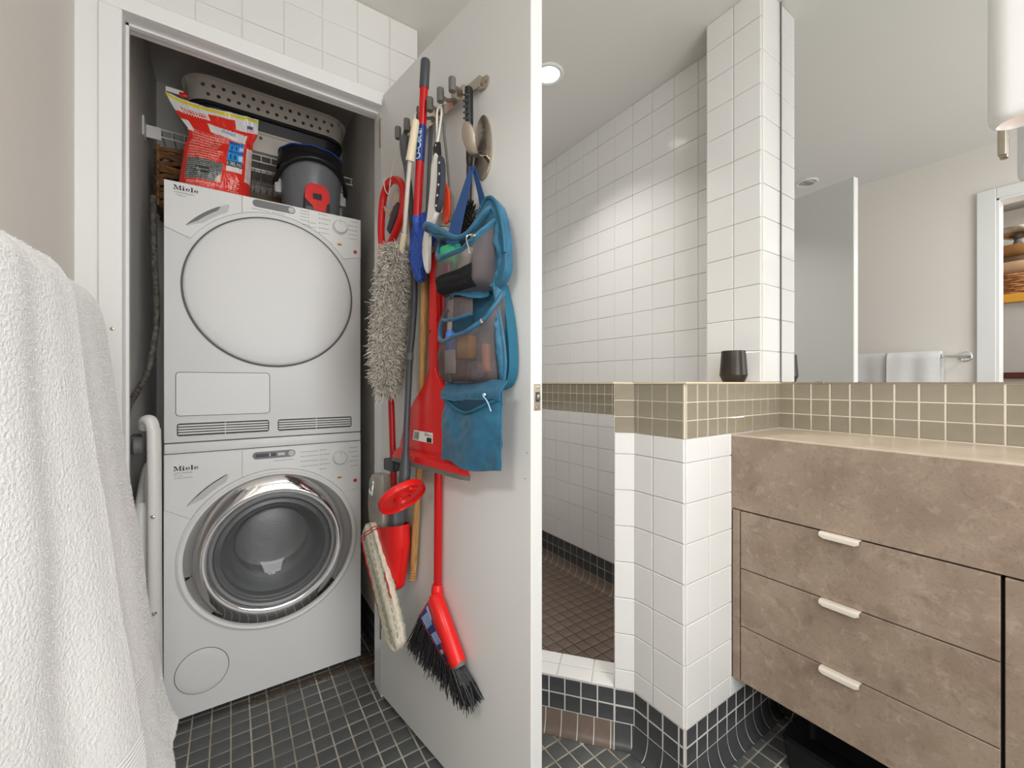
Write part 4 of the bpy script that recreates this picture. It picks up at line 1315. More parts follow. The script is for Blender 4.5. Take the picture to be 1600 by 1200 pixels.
for x in (0.07, 0.29):
    part('hanger_wire', B().tube([(x, 2.10, 1.884), (x, 2.0, 1.960), (x, 2.03, 2.012)], 0.002, 6), M_WIREB, hb)
part('brown_carton', B().box(0.03, 0.22, 2.02, 2.20, 1.7235, 1.872, 0.003), M_BROWNBOX)
tag(bpy.data.objects['brown_carton'], 'plain brown carton at the back of the dryer top', 'box')

wk = thing('wicker_basket', 'brown wicker basket on the dryer behind the red pouch', 'basket', (-0.12, 2.05, 1.7235))
b = B()
for k in range(13):
    z = 1.7375 + k * 0.0162
    pts = []
    base = rrect(-0.224 + 0.002 * (k % 2), -0.035, 1.955, 2.20, 0.03, 4)
    m_ = len(base)
    for i, p in enumerate(base):
        q = base[(i + 1) % m_]
        L = math.hypot(q[0] - p[0], q[1] - p[1])
        c = max(1, int(L / 0.012))
        for s_ in range(c):
            f_ = s_ / c
            pts.append((p[0] + (q[0] - p[0]) * f_, p[1] + (q[1] - p[1]) * f_, z))
    out = []
    for i, p in enumerate(pts):
        w = 0.0045 * math.sin(i * 1.05 + k * PI)
        mx, my = -0.13, 2.08
        d = Vector((p[0] - mx, p[1] - my, 0)).normalized()
        out.append(Vector(p) + d * w + Vector((0, 0, 0.004 * math.sin(i * 0.52 + k * 2))))
    b.tube(out, 0.0082, 7, closed=True)
part('woven_sides', b, M_WICKER, wk, kind='stuff')
for xy in ((-0.218, 1.962), (-0.15, 1.955), (-0.09, 1.955), (-0.224, 2.05), (-0.04, 1.962)):
    part('stake', B().tube([(xy[0], xy[1] - 0.001, 1.725), (xy[0], xy[1] - 0.001, 1.945)], 0.005, 7), M_WICKER, wk)
part('basket_base', B().box(-0.215, -0.045, 1.965, 2.19, 1.7236, 1.73), M_WICKER, wk, smooth=False)
b = B()
b.grid(lambda u, v: (-0.13 + (0.075) * math.cos(2 * PI * u) * math.sin(v * PI / 2) * (1 + 0.08 * math.sin(9 * u)), 2.05 + 0.09 * math.sin(2 * PI * u) * math.sin(v * PI / 2), 1.915 + 0.055 * math.cos(v * PI / 2) + 0.006 * math.sin(14 * u + 3 * v)), 24, 8, closeu=True)
tag(part('pink_cloth', b, M_PINK), 'crumpled pink cloth poking out of the brown wicker basket', 'cloth')


# printed detergent pouch ---------------------------------------------
FONT = {'K': ['10001', '10010', '10100', '11000', '10100', '10010', '10001'], 'I': ['01110', '00100', '00100', '00100', '00100', '00100', '01110'],
        'R': ['11110', '10001', '10001', '11110', '10100', '10010', '10001'], 'L': ['10000', '10000', '10000', '10000', '10000', '10000', '11111'],
        'A': ['01110', '10001', '10001', '11111', '10001', '10001', '10001'], 'N': ['10001', '11001', '10101', '10101', '10011', '10001', '10001'],
        'D': ['11110', '10001', '10001', '10001', '10001', '10001', '11110']}
RED, WHT, YEL, BLU, BLU2, BLK = (0.78, 0.030, 0.018), (0.80, 0.78, 0.76), (0.80, 0.70, 0.02), (0.03, 0.30, 0.72), (0.02, 0.12, 0.42), (0.045, 0.05, 0.05)
PALE = (0.84, 0.42, 0.36)
GRN = (0.36, 0.38, 0.36)


def pouch_print(u, v, hsh):
    """u across (0 left), v up (0 bottom); flat print on the pouch front"""
    if v > 0.955:
        return WHT if v > 0.985 else YEL
    if v > 0.925:
        return WHT
    # white header with a red brand mark
    if v > 0.80 and u < 0.42:
        if v > 0.83 + 0.05 * u:
            if 0.84 < v < 0.905 and 0.10 < u < 0.40:
                return RED if (int(u * 95) % 3 and int(v * 140) % 4) else WHT
            return WHT
    if v > 0.80 and u > 0.72:
        if 0.86 < v < 0.90 and 0.86 < u < 0.94:
            return (0.1, 0.1, 0.3)
        if 0.83 < v < 0.86 and 0.86 < u < 0.95 and int(u * 200) % 2:
            return RED
        return WHT if v > 0.82 else RED
    if 0.66 < v < 0.76 and u < 0.10:
        return WHT
    # slanted white banner with small blue print
    s = v + 0.10 * (u - 0.5)
    if 0.70 < s < 0.80 and 0.36 < u < 0.88:
        if 0.74 < s < 0.785 and 0.52 < u < 0.72 and int(s * 170) % 3 and int(u * 130 + s * 40) % 3:
            return BLU2
        return WHT
    if u > 0.90:
        if 0.2 < v < 0.62:
            return WHT if int(v * 150) % 3 == 0 else (0.80, 0.55, 0.50)
        return RED
    # blue instruction box and black name tag
    if 0.62 < u < 0.86:
        if 0.28 < v < 0.66:
            if 0.28 < v < 0.345:
                return WHT
            if 0.345 < v < 0.415:
                word = 'KIRKLAND'
                x_ = (u - 0.632) / (0.848 - 0.632) * (len(word) * 6)
                y_ = (v - 0.358) / (0.402 - 0.358) * 7
                if 0 <= x_ < len(word) * 6 and 0 <= y_ < 7:
                    ch = word[int(x_ / 6)]
                    cxx = int(x_ % 6)
                    if cxx < 5 and FONT[ch][6 - int(y_)][cxx] == '1':
                        return WHT
                return BLK
            if v > 0.63 or 0.52 < v < 0.545:
                return BLU2
            if (0.44 < v < 0.50 or 0.56 < v < 0.61) and int(u * 60) % 4 == 0 and u < 0.80:
                return (0.02, 0.06, 0.15)
            if u > 0.79 and (0.435 < v < 0.50 or 0.56 < v < 0.61):
                return (0.55, 0.75, 0.9)
            return BLU
    # black warning box with pale lines of print
    if 0.07 < u < 0.57 and 0.13 < v < 0.36:
        if (u - 0.57) ** 2 * 0.7 + (v - 0.15) ** 2 < 0.0045:
            return (0.75, 0.55, 0.42)
        k = int((v - 0.13) / 0.23 * 22)
        if k % 2 == 0 and hsh > 0.22 and not (k in (8, 12) and 0.2 < u < 0.4):
            return GRN
        return BLK
    if 0.36 < v < 0.68 and 0.06 < u < 0.60:
        k = int(v * 62)
        if k % 2 == 0 and hsh > 0.25 and u < 0.55 - 0.1 * ((k * 7) % 5) / 5:
            return PALE
    if 0.62 < v < 0.78 and 0.40 < u < 0.88 and int(s * 90) % 2 == 0 and hsh > 0.3:
        return PALE
    if 0.05 < v < 0.12 and 0.10 < u < 0.5 and int(v * 110) % 2 and hsh > 0.3:
        return PALE
    if 0.04 < v < 0.22 and 0.64 < u < 0.86 and int(v * 90) % 2 and hsh > 0.35 and abs(u - 0.75) < 0.05 + 0.05 * ((int(v * 90) * 3) % 4) / 4:
        return PALE
    return RED


pt = thing('detergent_pouch', 'red printed detergent pouch with a yellow topped zip, standing on the dryer', 'pouch', (-0.045, 1.78, 1.724))
LEFT = [(0.0, -0.146), (0.10, -0.144), (0.30, -0.135), (0.50, -0.128), (0.60, -0.116), (0.68, -0.120), (0.80, -0.147), (0.90, -0.165), (1.0, -0.179)]
RIGHT = [(0.0, 0.052), (0.10, 0.056), (0.35, 0.060), (0.55, 0.062), (0.70, 0.066), (0.80, 0.079), (1.0, 0.082)]
THK = [(0.0, 0.042), (0.08, 0.050), (0.25, 0.052), (0.45, 0.040), (0.62, 0.024), (0.80, 0.010), (1.0, 0.0025)]
NU, NV = 150, 190


def pouch(u, v, sd):
    x = interp(LEFT, v) * (1 - u) + interp(RIGHT, v) * u
    th = interp(THK, v) * (max(0.0, 1 - abs(2 * u - 1) ** 2.6)) ** 0.75
    top = 2.035 - 0.020 * math.sin(PI * u) - 0.006 * u
    bot = 1.7245 + 0.008 * (1 - math.sin(PI * u)) * u
    z = bot + (top - bot) * v
    cy_ = 1.775 - 0.030 * v + 0.012 * math.sin(u * 6 + 1) * v * v
    wr_ = 0.006 * noise.noise(Vector((u * 4, v * 5, 3.3))) + 0.004 * noise.noise(Vector((u * 11 + v * 6, v * 9, 8.1))) + 0.0016 * noise.noise(Vector((u * 40, v * 12 + u * 15, 2.0)))
    wr_ *= min(1, v * 6 + 0.2)
    return (x, cy_ - sd * th + wr_, z)


for nm, sd in (('pouch_front', 1), ('pouch_back', -1)):
    b = B()
    q = (NU, NV) if sd > 0 else (40, 50)
    b.grid(lambda u, v: pouch(u, v, sd), q[0], q[1])
    if sd < 0:
        b.grid(lambda u, v: tuple(Vector(pouch(u, 0, 1)) * (1 - v) + Vector(pouch(u, 0, -1)) * v), 40, 2)
    me = b.mesh(nm, True, 60, recalc=False)
    if sd > 0:
        ca = me.color_attributes.new('print', 'FLOAT_COLOR', 'POINT')
        data = []
        rnd = random.Random(5)
        for j in range(NV + 1):
            for i in range(NU + 1):
                c = pouch_print(i / NU, j / NV, rnd.random())
                data += [c[0], c[1], c[2], 1.0]
        ca.data.foreach_set('color', data)
        link(nm, me, vcol_mat('pouch_print', 0.28, coat=0.3), pt)
    else:
        link(nm, me, mat('pouch_film_red', rgb(214, 48, 38), 0.3), pt)
part('zip_slider', B().box(-0.140, -0.118, 1.735, 1.748, 2.026, 2.036, 0.002), M_RED, pt)
part('seal_strip', B().box(-0.175, -0.13, 1.744, 1.7455, 2.030, 2.045, 0.0004, 1), M_LABELW, pt, smooth=False)

# bucket ----------------------------------------------------------------
BX, BY, BZ = 0.268, 1.845, 1.7235
bk = thing('bucket', 'charcoal plastic bucket with a red front latch, on the dryer top', 'bucket', (BX, BY, BZ))
part('pail', B().lathe([(0, 0.002), (0.098, 0.0), (0.101, 0.004), (0.113, 0.20), (0.1145, 0.228), (0.112, 0.228), (0.099, 0.012), (0, 0.010)], 64, (BX, BY, BZ)), M_BUCKET, bk, angle=50)
part('rim_band', B().lathe([(0.1140, 0.200), (0.1215, 0.196), (0.1225, 0.204), (0.1205, 0.232), (0.1185, 0.2345), (0.1125, 0.2345), (0.1125, 0.20)], 64, (BX, BY, BZ)), M_BLACK, bk, angle=50)
part('lid', B().lathe([(0.1125, 0.2340), (0.1150, 0.236), (0.1145, 0.254), (0.110, 0.262), (0.05, 0.266), (0, 0.266)], 64, (BX, BY, BZ)), M_BLACK, bk, angle=50)
part('blue_liner_edge', B().tube([(BX + 0.1150 * math.cos(2 * PI * k / 48), BY + 0.1150 * math.sin(2 * PI * k / 48), BZ + 0.2585 + 0.002 * math.sin(k * 1.3)) for k in range(48)], 0.0028, 6, closed=True), M_BLUEBAG, bk, label='blue liner edge round the lid')
hp = []
for k in range(33):
    a = PI * k / 32
    hp.append((BX - 0.1275 * math.cos(a), BY - 0.055 * math.sin(a) * 2.35, BZ + 0.125 + 0.078 * math.sin(a)))
part('bail_handle', B().tube(hp, 0.0085, 8, flat=0.45, up=(0, 0, 1)), M_BLACK, bk)
for s_ in (-1, 1):
    part('handle_lug', B().box(BX + s_ * 0.118 - 0.012, BX + s_ * 0.118 + 0.012, BY - 0.016, BY + 0.012, BZ + 0.095, BZ + 0.150, 0.005), mat('lug_grey', rgb(176, 172, 168), 0.35), bk)
FB = Matrix.Translation((BX, BY, BZ)) @ Matrix.Rotation(math.radians(2), 4, 'Z')
b = B()
arch = [(-0.046, 0.004)] + [(0.043 * math.cos(PI - PI * k / 16), 0.072 + 0.040 * math.sin(PI * k / 16)) for k in range(17)] + [(0.046, 0.004)]
b.prism(arch, -0.1135, -0.085, bev=0.002)
rc = part('latch_recess', b, M_BLACK, bk, FB, smooth=False)
b = B()
lat = [(1.12 * a_, 1.12 * c_) for a_, c_ in [(-0.034, 0.045), (-0.038, 0.052), (-0.036, 0.085), (-0.020, 0.102), (0.020, 0.102), (0.036, 0.085), (0.038, 0.052), (0.034, 0.045), (0.028, 0.040), (0.026, 0.016), (-0.010, 0.014), (-0.012, 0.026), (-0.028, 0.040)]]
b.prism(lat, -0.1165, -0.110, bev=0.0012)
lt = part('red_latch', b, M_RED, bk, FB, smooth=False, label='red ribbed latch')
b = B()
for p, q in (((-0.034, 0.088), (0.034, 0.050)), ((0.034, 0.088), (-0.034, 0.050)), ((-0.012, 0.100), (-0.012, 0.084)), ((0.012, 0.1), (0.012, 0.084)), ((-0.018, 0.038), (-0.010, 0.05)), ((0.0, 0.034), (0.0, 0.05)), ((0.016, 0.034), (0.010, 0.05))):
    b.tube([(p[0], -0.1172, p[1]), (q[0], -0.1172, q[1])], 0.0014, 6)
b.tube([(x_, -0.1172, z_) for x_, z_ in lat], 0.0016, 6, closed=True)
part('latch_ribs', b, mat('red_plastic_light', rgb(236, 62, 56), 0.3), lt, FB, kind='stuff')
part('latch_window', B().prism(rrect(-0.0155, 0.0155, 0.058, 0.080, 0.005), -0.1185, -0.115), M_BLACK, lt, FB, smooth=False)
part('rating_label', B().box(-0.038, -0.004, -0.1150, -0.112, 0.016, 0.028), M_GREYP, bk, FB, smooth=False)

# perforated basket stacked on two trays on the wire shelf ----------------
LX0, LX1, LY0, LY1 = -0.150, 0.432, 1.945, 2.270


def ring_at(d_, z, r=0.095):
    return [(p[0], p[1], z) for p in rrect(LX0 + d_, LX1 - d_, LY0 + d_, LY1 - d_, max(0.01, r - d_), 10)]


def loft(b, rings, cap0=True, cap1=False):
    vr = [[b.v(p) for p in r] for r in rings]
    n = len(vr[0])
    for A, C in zip(vr, vr[1:]):
        for i in range(n):
            b.f([A[i], A[(i + 1) % n], C[(i + 1) % n], C[i]])
    if cap0:
        b.f(vr[0])
    if cap1:
        b.f(vr[-1])
    return vr


pt_ = thing('pale_tray', 'pale plastic tray at the bottom of the stack on the wire shelf', 'tray', (0.14, 2.1, 2.024))
b = B()
loft(b, [ring_at(0.034, 2.0245), ring_at(0.022, 2.088), ring_at(0.016, 2.089), ring_at(0.016, 2.098), ring_at(0.026, 2.098), ring_at(0.038, 2.030)], True, True)
part('tray_body', b, M_BASKETP, pt_, angle=40)
part('rivet', B().lathe([(0, -0.004), (0.0055, -0.003), (0.006, 0)], 14, (0.100, LY0 + 0.024, 2.075), 'y'), M_RUBBER, pt_)
bt_ = thing('black_tray', 'black plastic tray between the pale tray and the perforated basket', 'tray', (0.14, 2.1, 2.098))
b = B()
loft(b, [ring_at(0.040, 2.0985), ring_at(0.020, 2.144), ring_at(0.008, 2.145), ring_at(0.007, 2.157), ring_at(0.024, 2.157), ring_at(0.044, 2.104)], True, True)
part('tray_body', b, mat('black_tray_plastic', rgb(44, 45, 47), 0.45), bt_, angle=40)
lb = thing('laundry_basket', 'beige perforated laundry basket on top of the trays on the wire shelf', 'laundry basket', (0.14, 2.1, 2.157))
b = B()
loft(b, [ring_at(0.016, 2.1575), ring_at(0.004, 2.236), ring_at(-0.004, 2.237), ring_at(-0.004, 2.243), ring_at(0.006, 2.244), ring_at(0.0085, 2.236), ring_at(0.0205, 2.162)], True, True)
basket_me = b.mesh('basket_shell', True, 40)
basket_me.materials.append(M_BASKETP)
tmp = bpy.data.objects.new('tmp_shell', basket_me)
COL.objects.link(tmp)
b = B()
for k in range(15):
    for z, off in ((2.214, 0.0), (2.183, 0.5)):
        x = LX0 + 0.062 + (k + off) * 0.0325
        if x < LX1 - 0.05:
            b.lathe([(0, LY0 - 0.02), (0.0068, LY0 - 0.02), (0.0068, LY0 + 0.07), (0, LY0 + 0.07)], 12, (x, 0, z), 'y')
for sx in (0, 1):
    for k in range(5):
        for z, off in ((2.214, 0.0), (2.183, 0.5)):
            y = LY0 + 0.09 + (k + off) * 0.0325
            xa, xb = (LX0 - 0.02, LX0 + 0.07) if sx == 0 else (LX1 - 0.07, LX1 + 0.02)
            b.lathe([(0, xa), (0.0068, xa), (0.0068, xb), (0, xb)], 12, (0, y, z), 'x')
cut = bpy.data.objects.new('tmp_cut', b.mesh('cut', False))
COL.objects.link(cut)
md = tmp.modifiers.new('holes', 'BOOLEAN')
md.object = cut
md.operation = 'DIFFERENCE'
md.solver = 'EXACT'
bpy.context.view_layer.update()
me2 = bpy.data.meshes.new_from_object(tmp.evaluated_get(bpy.context.evaluated_depsgraph_get()))
bpy.data.objects.remove(tmp)
bpy.data.objects.remove(cut)
link('basket_shell', me2, M_BASKETP, lb)
for x in (LX0 + 0.012, LX0 + 0.040, LX1 - 0.012, LX1 - 0.040):
    part('rim_web', B().box(x - 0.0015, x + 0.0015, LY0 + (0.030 if 0.02 < x - LX0 < 0.1 or 0.02 < LX1 - x < 0.1 else 0.07) - 0.03, LY0 + 0.08, 2.222, 2.238), M_BASKETP, lb, smooth=False)
b = B()
b.tube([Vector(p) for p in ring_at(-0.004, 2.240)], 0.0042, 8, closed=True)
part('rolled_rim', b, M_BASKETP, lb)

# debris on the closet floor -------------------------------------------------
b = B()
rnd = random.Random(12)
for _ in range(800):
    if rnd.random() < 0.65:
        x_, y_ = rnd.uniform(0.02, 0.470), 1.674 + rnd.gauss(0, 0.012)
    else:
        x_, y_ = 0.470 - abs(rnd.gauss(0, 0.028)), rnd.uniform(1.55, 1.72)
    s_ = rnd.uniform(0.0015, 0.0055)
    a = rnd.uniform(0, PI)
    z = 0.0018
    p = [Vector((x_ + s_ * math.cos(a + k * 2.1) * rnd.uniform(.5, 1.3), y_ + s_ * math.sin(a + k * 2.1) * rnd.uniform(.5, 1.3), z)) for k in range(3)]
    t_ = Vector((x_, y_, z + rnd.uniform(0.0008, 0.003)))
    vs = [b.v(q) for q in p]
    tv = b.v(t_)
    for k in range(3):
        b.f([vs[k], vs[(k + 1) % 3], tv])
    b.f(vs[::-1])
tag(part('floor_debris', b, M_GRIME, smooth=False), 'brown dust and crumbs along the foot of the washing machine', 'debris', kind='stuff')

# ------------------------------------------------------------------ hall shelf things (seen in the mirror)
hs = thing('hall_shelf', 'grey shelf cabinet with a yellow shelf board in the hall', 'shelf', (-1.4, 0.5, 0))
part('shelf_board', B().box(-1.62, -1.24, 0.05, 0.95, 1.620, 1.676, 0.004), M_SHELFY, hs, smooth=False)
part('cabinet_front', B().box(-1.60, -1.26, 0.06, 0.94, 1.155, 1.62, 0.002), M_HALLG, hs, smooth=False)
part('lower_board', B().box(-1.62, -1.24, 0.05, 0.95, 1.115, 1.155, 0.003), M_DKRED, hs, smooth=False)
part('cabinet_base', B().box(-1.60, -1.26, 0.06, 0.94, 0.0, 1.115), M_HALLG, hs, smooth=False)
part('back_panel', B().box(-1.64, -1.62, 0.05, 0.95, 0.0, 2.33), M_PAINT, hs, smooth=False)
hc = (-1.39, 0.44)
hk = thing('honey_basket', 'round honey coloured wicker basket on the yellow shelf board', 'basket', (hc[0], hc[1], 1.676))
b = B()
for k in range(9):
    b.tube([(hc[0] + (0.125 + 0.003 * k + 0.004 * math.sin(i * 0.9 + k * PI)) * math.cos(2 * PI * i / 56), hc[1] + (0.125 + 0.003 * k + 0.004 * math.sin(i * 0.9 + k * PI)) * math.sin(2 * PI * i / 56), 1.684 + k * 0.0148) for i in range(56)], 0.0078, 6, closed=True)
part('woven_sides', b, M_WICKER2, hk, kind='stuff')
part('basket_base', B().lathe([(0, 1.677), (0.125, 1.677), (0.125, 1.682), (0, 1.682)], 32, (hc[0], hc[1], 0)), M_WICKER2, hk)
def bowl(name, lab, m, z, r, hgt, cat='bowl'):
    tt = thing(name, lab, cat, (hc[0], hc[1], z))
    part('bowl_body', B().lathe([(0, z), (r * 0.45, z), (r * 0.5, z + 0.004), (r * 0.85, z + hgt * 0.5), (r, z + hgt), (r - 0.006, z + hgt), (r * 0.8, z + hgt * 0.5), (r * 0.4, z + 0.01), (0, z + 0.01)], 40, (hc[0], hc[1], 0)), m, tt)
    return tt
bowl('peach_bowl', 'wide peach glazed bowl on the honey wicker basket', M_PEACH, 1.815, 0.155, 0.075)
pb = thing('patterned_basket', 'low patterned basket inside the peach bowl', 'basket', (hc[0], hc[1], 1.825))
part('basket_body', B().lathe([(0, 1.826), (0.058, 1.826), (0.112, 1.93), (0.107, 1.93), (0.054, 1.833), (0, 1.833)], 40, (hc[0], hc[1], 0)), M_BROWNBOX, pb)
bowl('wooden_bowl', 'turned wooden bowl stacked on the patterned basket', M_WOODB, 1.932, 0.135, 0.075)
fb = thing('footed_bowl', 'tarnished metal footed bowl on top of the stacked bowls', 'bowl', (hc[0], hc[1], 1.945))
part('foot', B().lathe([(0, 1.944), (0.050, 1.945), (0.060, 1.985), (0.035, 2.01), (0.016, 2.05), (0.016, 2.065), (0, 2.065)], 32, (hc[0], hc[1], 0)), M_GREYP, fb)
part('bowl_body', B().lathe([(0, 2.062), (0.03, 2.066), (0.075, 2.085), (0.10, 2.12), (0.103, 2.135), (0.098, 2.135), (0.07, 2.092), (0, 2.07)], 32, (hc[0], hc[1], 0)), M_NICKEL, fb)

# ------------------------------------------------------------------ things hung on the door (door frame: t along, o out, z up)
def d(t_, o, z):
    return (t_, -o, z)


def dthing(name, label, cat, t_, o, z, group=None):
    return thing(name, label, cat, FD @ Matrix.Translation((t_, -o, z)), group)


def dpart(name, b, m, parent, **kw):
    return part(name, b, m, parent, FD, **kw)


FD_BASE = FD.copy()
# tool rack
rk = dthing('tool_rack', 'nickel tool rack with rubber clip rollers screwed to the door', 'tool rack', 0.36, 0.0, 1.83)
dpart('rail', B().box(0.175, 0.548, -0.016, -0.012, 1.812, 1.842, 0.0015, 1), M_NICKEL, rk, smooth=False)
for e, s_ in ((0.175, -1), (0.548, 1)):
    b = B()
    b.prism([(e - s_ * 0.004, 1.812), (e + s_ * 0.012, 1.812)] + [(e + s_ * (0.016 + 0.014 * math.sin(PI * k / 8)), 1.827 - 0.016 * math.cos(PI * k / 8)) for k in range(9)] + [(e + s_ * 0.012, 1.842), (e - s_ * 0.004, 1.842)], -0.004, -0.0005, bev=0.0008)
    ep = dpart('end_plate', b, M_NICKEL, rk, smooth=False)
    dpart('step', B().box(min(e - s_ * 0.002, e + s_ * 0.010), max(e - s_ * 0.002, e + s_ * 0.010), -0.016, -0.003, 1.8125, 1.8415, 0.001, 1), M_NICKEL, ep, smooth=False)
    dpart('screw', B().lathe([(0.0045, -0.003), (0.004, -0.0055), (0, -0.006)], 14, (e + s_ * 0.019, 0, 1.827), 'y'), M_GASKET, ep)
for tc in (0.250, 0.372, 0.474):
    cl = dpart('clip_plate', B().prism([(tc - 0.024, 1.808), (tc + 0.024, 1.808), (tc + 0.028, 1.846), (tc - 0.028, 1.846)], -0.022, -0.016, bev=0.001), M_NICKEL, rk, smooth=False)
    for s_ in (-1, 1):
        x_ = tc + s_ * 0.026
        b = B()
        b.tube([d(tc + s_ * 0.010, 0.020, 1.824), d(x_, 0.034, 1.824), d(x_, 0.052, 1.824)], 0.008, 8, flat=0.25)
        dpart('arm', b, M_NICKEL, cl)
        dpart('roller', B().lathe([(0, 0), (0.0085, 0), (0.0092, 0.003), (0.0092, 0.031), (0.0085, 0.034), (0, 0.034)], 16, d(x_, 0.056, 1.810)), M_RUBBER, cl)

# red handled brush with blue bristles
rb = dthing('blue_bristle_brush', 'red handled brush with a dark grip and blue bristles', 'brush', 0.36, 0.06, 1.37)
top, bot = Vector(d(0.386, 0.062, 1.950)), Vector(d(0.342, 0.062, 1.533))
ax = lambda s_: top + (bot - top) * s_
dpart('pole', B().tube([ax(0.15), ax(1.0)], 0.0112, 18), M_RED2, rb)
g = dpart('grip', B().tube([ax(0.0), ax(0.012), ax(0.17), ax(0.175)], [0.0108, 0.0128, 0.0128, 0.0122], 18), M_GREYP2, rb)
dpart('hang_hole', B().lathe([(0.0062, 0.0), (0.0058, 0.0016), (0, 0.0016)], 14, tuple(ax(0.0) + Vector((0, -0.001, 0.0)))), M_BLACK, g)
lb_ = dpart('label_sleeve', B().tube([ax(0.405), ax(0.63)], 0.01145, 18, cap=False), M_LABELB, rb, label='blue label sleeve with pale lettering')
me = text_mesh('O-Cedar', 0.0225, 0.0006, 0.0)
# wrap the lettering round the sleeve, reading upwards
Rr = 0.01175
for v_ in me.vertices:
    along, ang = v_.co.x / 0.088, (v_.co.y - 0.004) / Rr
    base = ax(0.625) + (ax(0.41) - ax(0.625)) * along
    a = -PI * 0.5 - 0.35 + 0.25 - ang + 0.75
    v_.co = base + Vector((math.cos(a) * Rr, math.sin(a) * Rr, 0))
link('label_lettering', me, M_LABELLB, lb_, FD)
b = B()
rnd = random.Random(2)
for _ in range(2000):
    s_ = rnd.random()
    # rooted down the left edge, sweeping to the lower right
    p0 = Vector(d(interp([(0, 0.326), (0.25, 0.302), (0.7, 0.291), (1, 0.303)], s_) + rnd.uniform(0, 0.046) * (1 - 0.35 * s_), 0.0525 + rnd.uniform(-0.0075, 0.0055), 1.552 - 0.142 * s_))
    L = interp([(0, 0.10), (0.5, 0.085), (1, 0.055)], s_) * rnd.uniform(0.85, 1.0)
    dr_ = Vector((0.46 + 0.10 * rnd.random(), rnd.uniform(-0.02, 0.02), -0.86)).normalized()
    b.strand(p0, p0 + dr_ * L, 0.0017, tip=0.8)
dpart('bristles', b, M_BLUEB, rb, kind='stuff')
dpart('brush_socket', B().tube([ax(0.975), ax(1.005), Vector(d(0.336, 0.057, 1.516)), Vector(d(0.334, 0.053, 1.495))], [0.0118, 0.0132, 0.0120, 0.0070], 16), M_BLUEB, rb)

# grey fluffy duster with a cream handle
du = dthing('fluffy_duster', 'grey fluffy microfibre duster with a cream handle', 'duster', 0.17, 0.07, 1.05)
dpart('grip', B().tube([d(0.380, 0.087, 1.782), d(0.378, 0.087, 1.776), d(0.355, 0.089, 1.693), d(0.353, 0.089, 1.686), d(0.3515, 0.089, 1.682)], [0.007, 0.0098, 0.0115, 0.0128, 0.0115], 14), M_CREAM, du)
dpart('rod', B().tube([d(0.352, 0.089, 1.684), d(0.336, 0.087, 1.621), d(0.300, 0.077, 1.505), d(0.262, 0.068, 1.455), d(0.240, 0.068, 1.43)], 0.0062, 10), M_BEIGEP, du)
dpart('collar', B().tube([d(0.298, 0.0765, 1.502), d(0.268, 0.069, 1.463)], [0.0085, 0.0095], 12), M_CREAM, du)
dpart('hang_cord', B().tube(catmull([d(0.379, 0.087, 1.778), d(0.366, 0.0835, 1.796), d(0.352, 0.074, 1.812), d(0.346, 0.0655, 1.826)], 5), 0.0018, 7), M_STRING, du)
core = catmull([d(0.236, 0.068, 1.472), d(0.222, 0.068, 1.40), d(0.200, 0.068, 1.30), d(0.184, 0.068, 1.20), d(0.178, 0.068, 1.12), d(0.180, 0.068, 1.075)], 8)
crad = lambda s_: interp([(0, 0.026), (0.06, 0.038), (0.25, 0.042), (0.6, 0.046), (0.82, 0.040), (0.94, 0.028), (1, 0.012)], s_)
nC = len(core) - 1
dpart('duster_core', B().tube(core, [crad(i / nC) * 0.8 for i in range(nC + 1)], 14), M_FLUFF, du)
b = B()
rnd = random.Random(9)
for _ in range(9000):
    s_ = rnd.random()
    i = min(int(s_ * nC), nC - 1)
    c = core[i] + (core[i + 1] - core[i]) * (s_ * nC - i)
    a = rnd.uniform(0, 2 * PI)
    nrm = Vector((math.cos(a), math.sin(a), 0))
    if s_ > 0.93:
        nrm = (nrm + Vector((0, 0, -rnd.uniform(0.2, 1.4)))).normalized()
    if s_ < 0.05:
        nrm = (nrm + Vector((0, 0, rnd.uniform(0.0, 0.7)))).normalized()
    p = c + nrm * crad(s_) * 0.72
    q = p + nrm * rnd.uniform(0.010, 0.020) + Vector((rnd.gauss(0, .004), rnd.gauss(0, .004), rnd.gauss(-0.003, .005)))
    e = q + nrm * rnd.uniform(-0.004, 0.006) + Vector((rnd.gauss(0, .006), rnd.gauss(0, .006), rnd.gauss(-.004, .007)))
    b.tube([p, q, e], [0.0011, 0.0012, 0.0006], 3, cap=True)
dpart('fluff', b, M_FLUFF, du, kind='stuff')

# grey pole mop with a red oval head
gm = dthing('grey_pole_mop', 'dark grey pole mop ending in a red round head plate', 'mop', 0.3, 0.07, 0.74)
pole = [d(0.274, 0.054, 1.70), d(0.281, 0.050, 1.635), d(0.283, 0.045, 1.571), d(0.285, 0.036, 1.366), d(0.282, 0.042, 1.23), d(0.281, 0.049, 1.156), d(0.311, 0.078, 0.93), d(0.318, 0.084, 0.83)]
dpart('pole', B().tube(catmull(pole, 5), 0.0088, 14), M_GREYP2, gm)
dpart('pole_sleeve', B().tube([d(0.2805, 0.0475, 1.172), d(0.281, 0.049, 1.158), d(0.282, 0.050, 1.150)], [0.0090, 0.0106, 0.0100], 14), M_GREYP, gm)
dpart('handle_grip', B().tube([d(0.260, 0.056, 1.802), d(0.2605, 0.056, 1.797), d(0.262, 0.056, 1.772), d(0.2622, 0.056, 1.770), d(0.266, 0.056, 1.745), d(0.273, 0.0545, 1.71), d(0.2805, 0.050, 1.63)], [0.0105, 0.0130, 0.0140, 0.0134, 0.0128, 0.0098, 0.0084], 16), M_GREYP, gm)
dpart('hang_loop', B().tube(catmull([d(0.256, 0.058, 1.798), d(0.251, 0.048, 1.828), d(0.258, 0.044, 1.832), d(0.266, 0.054, 1.798)], 5), 0.0035, 8), M_GREYP, gm)
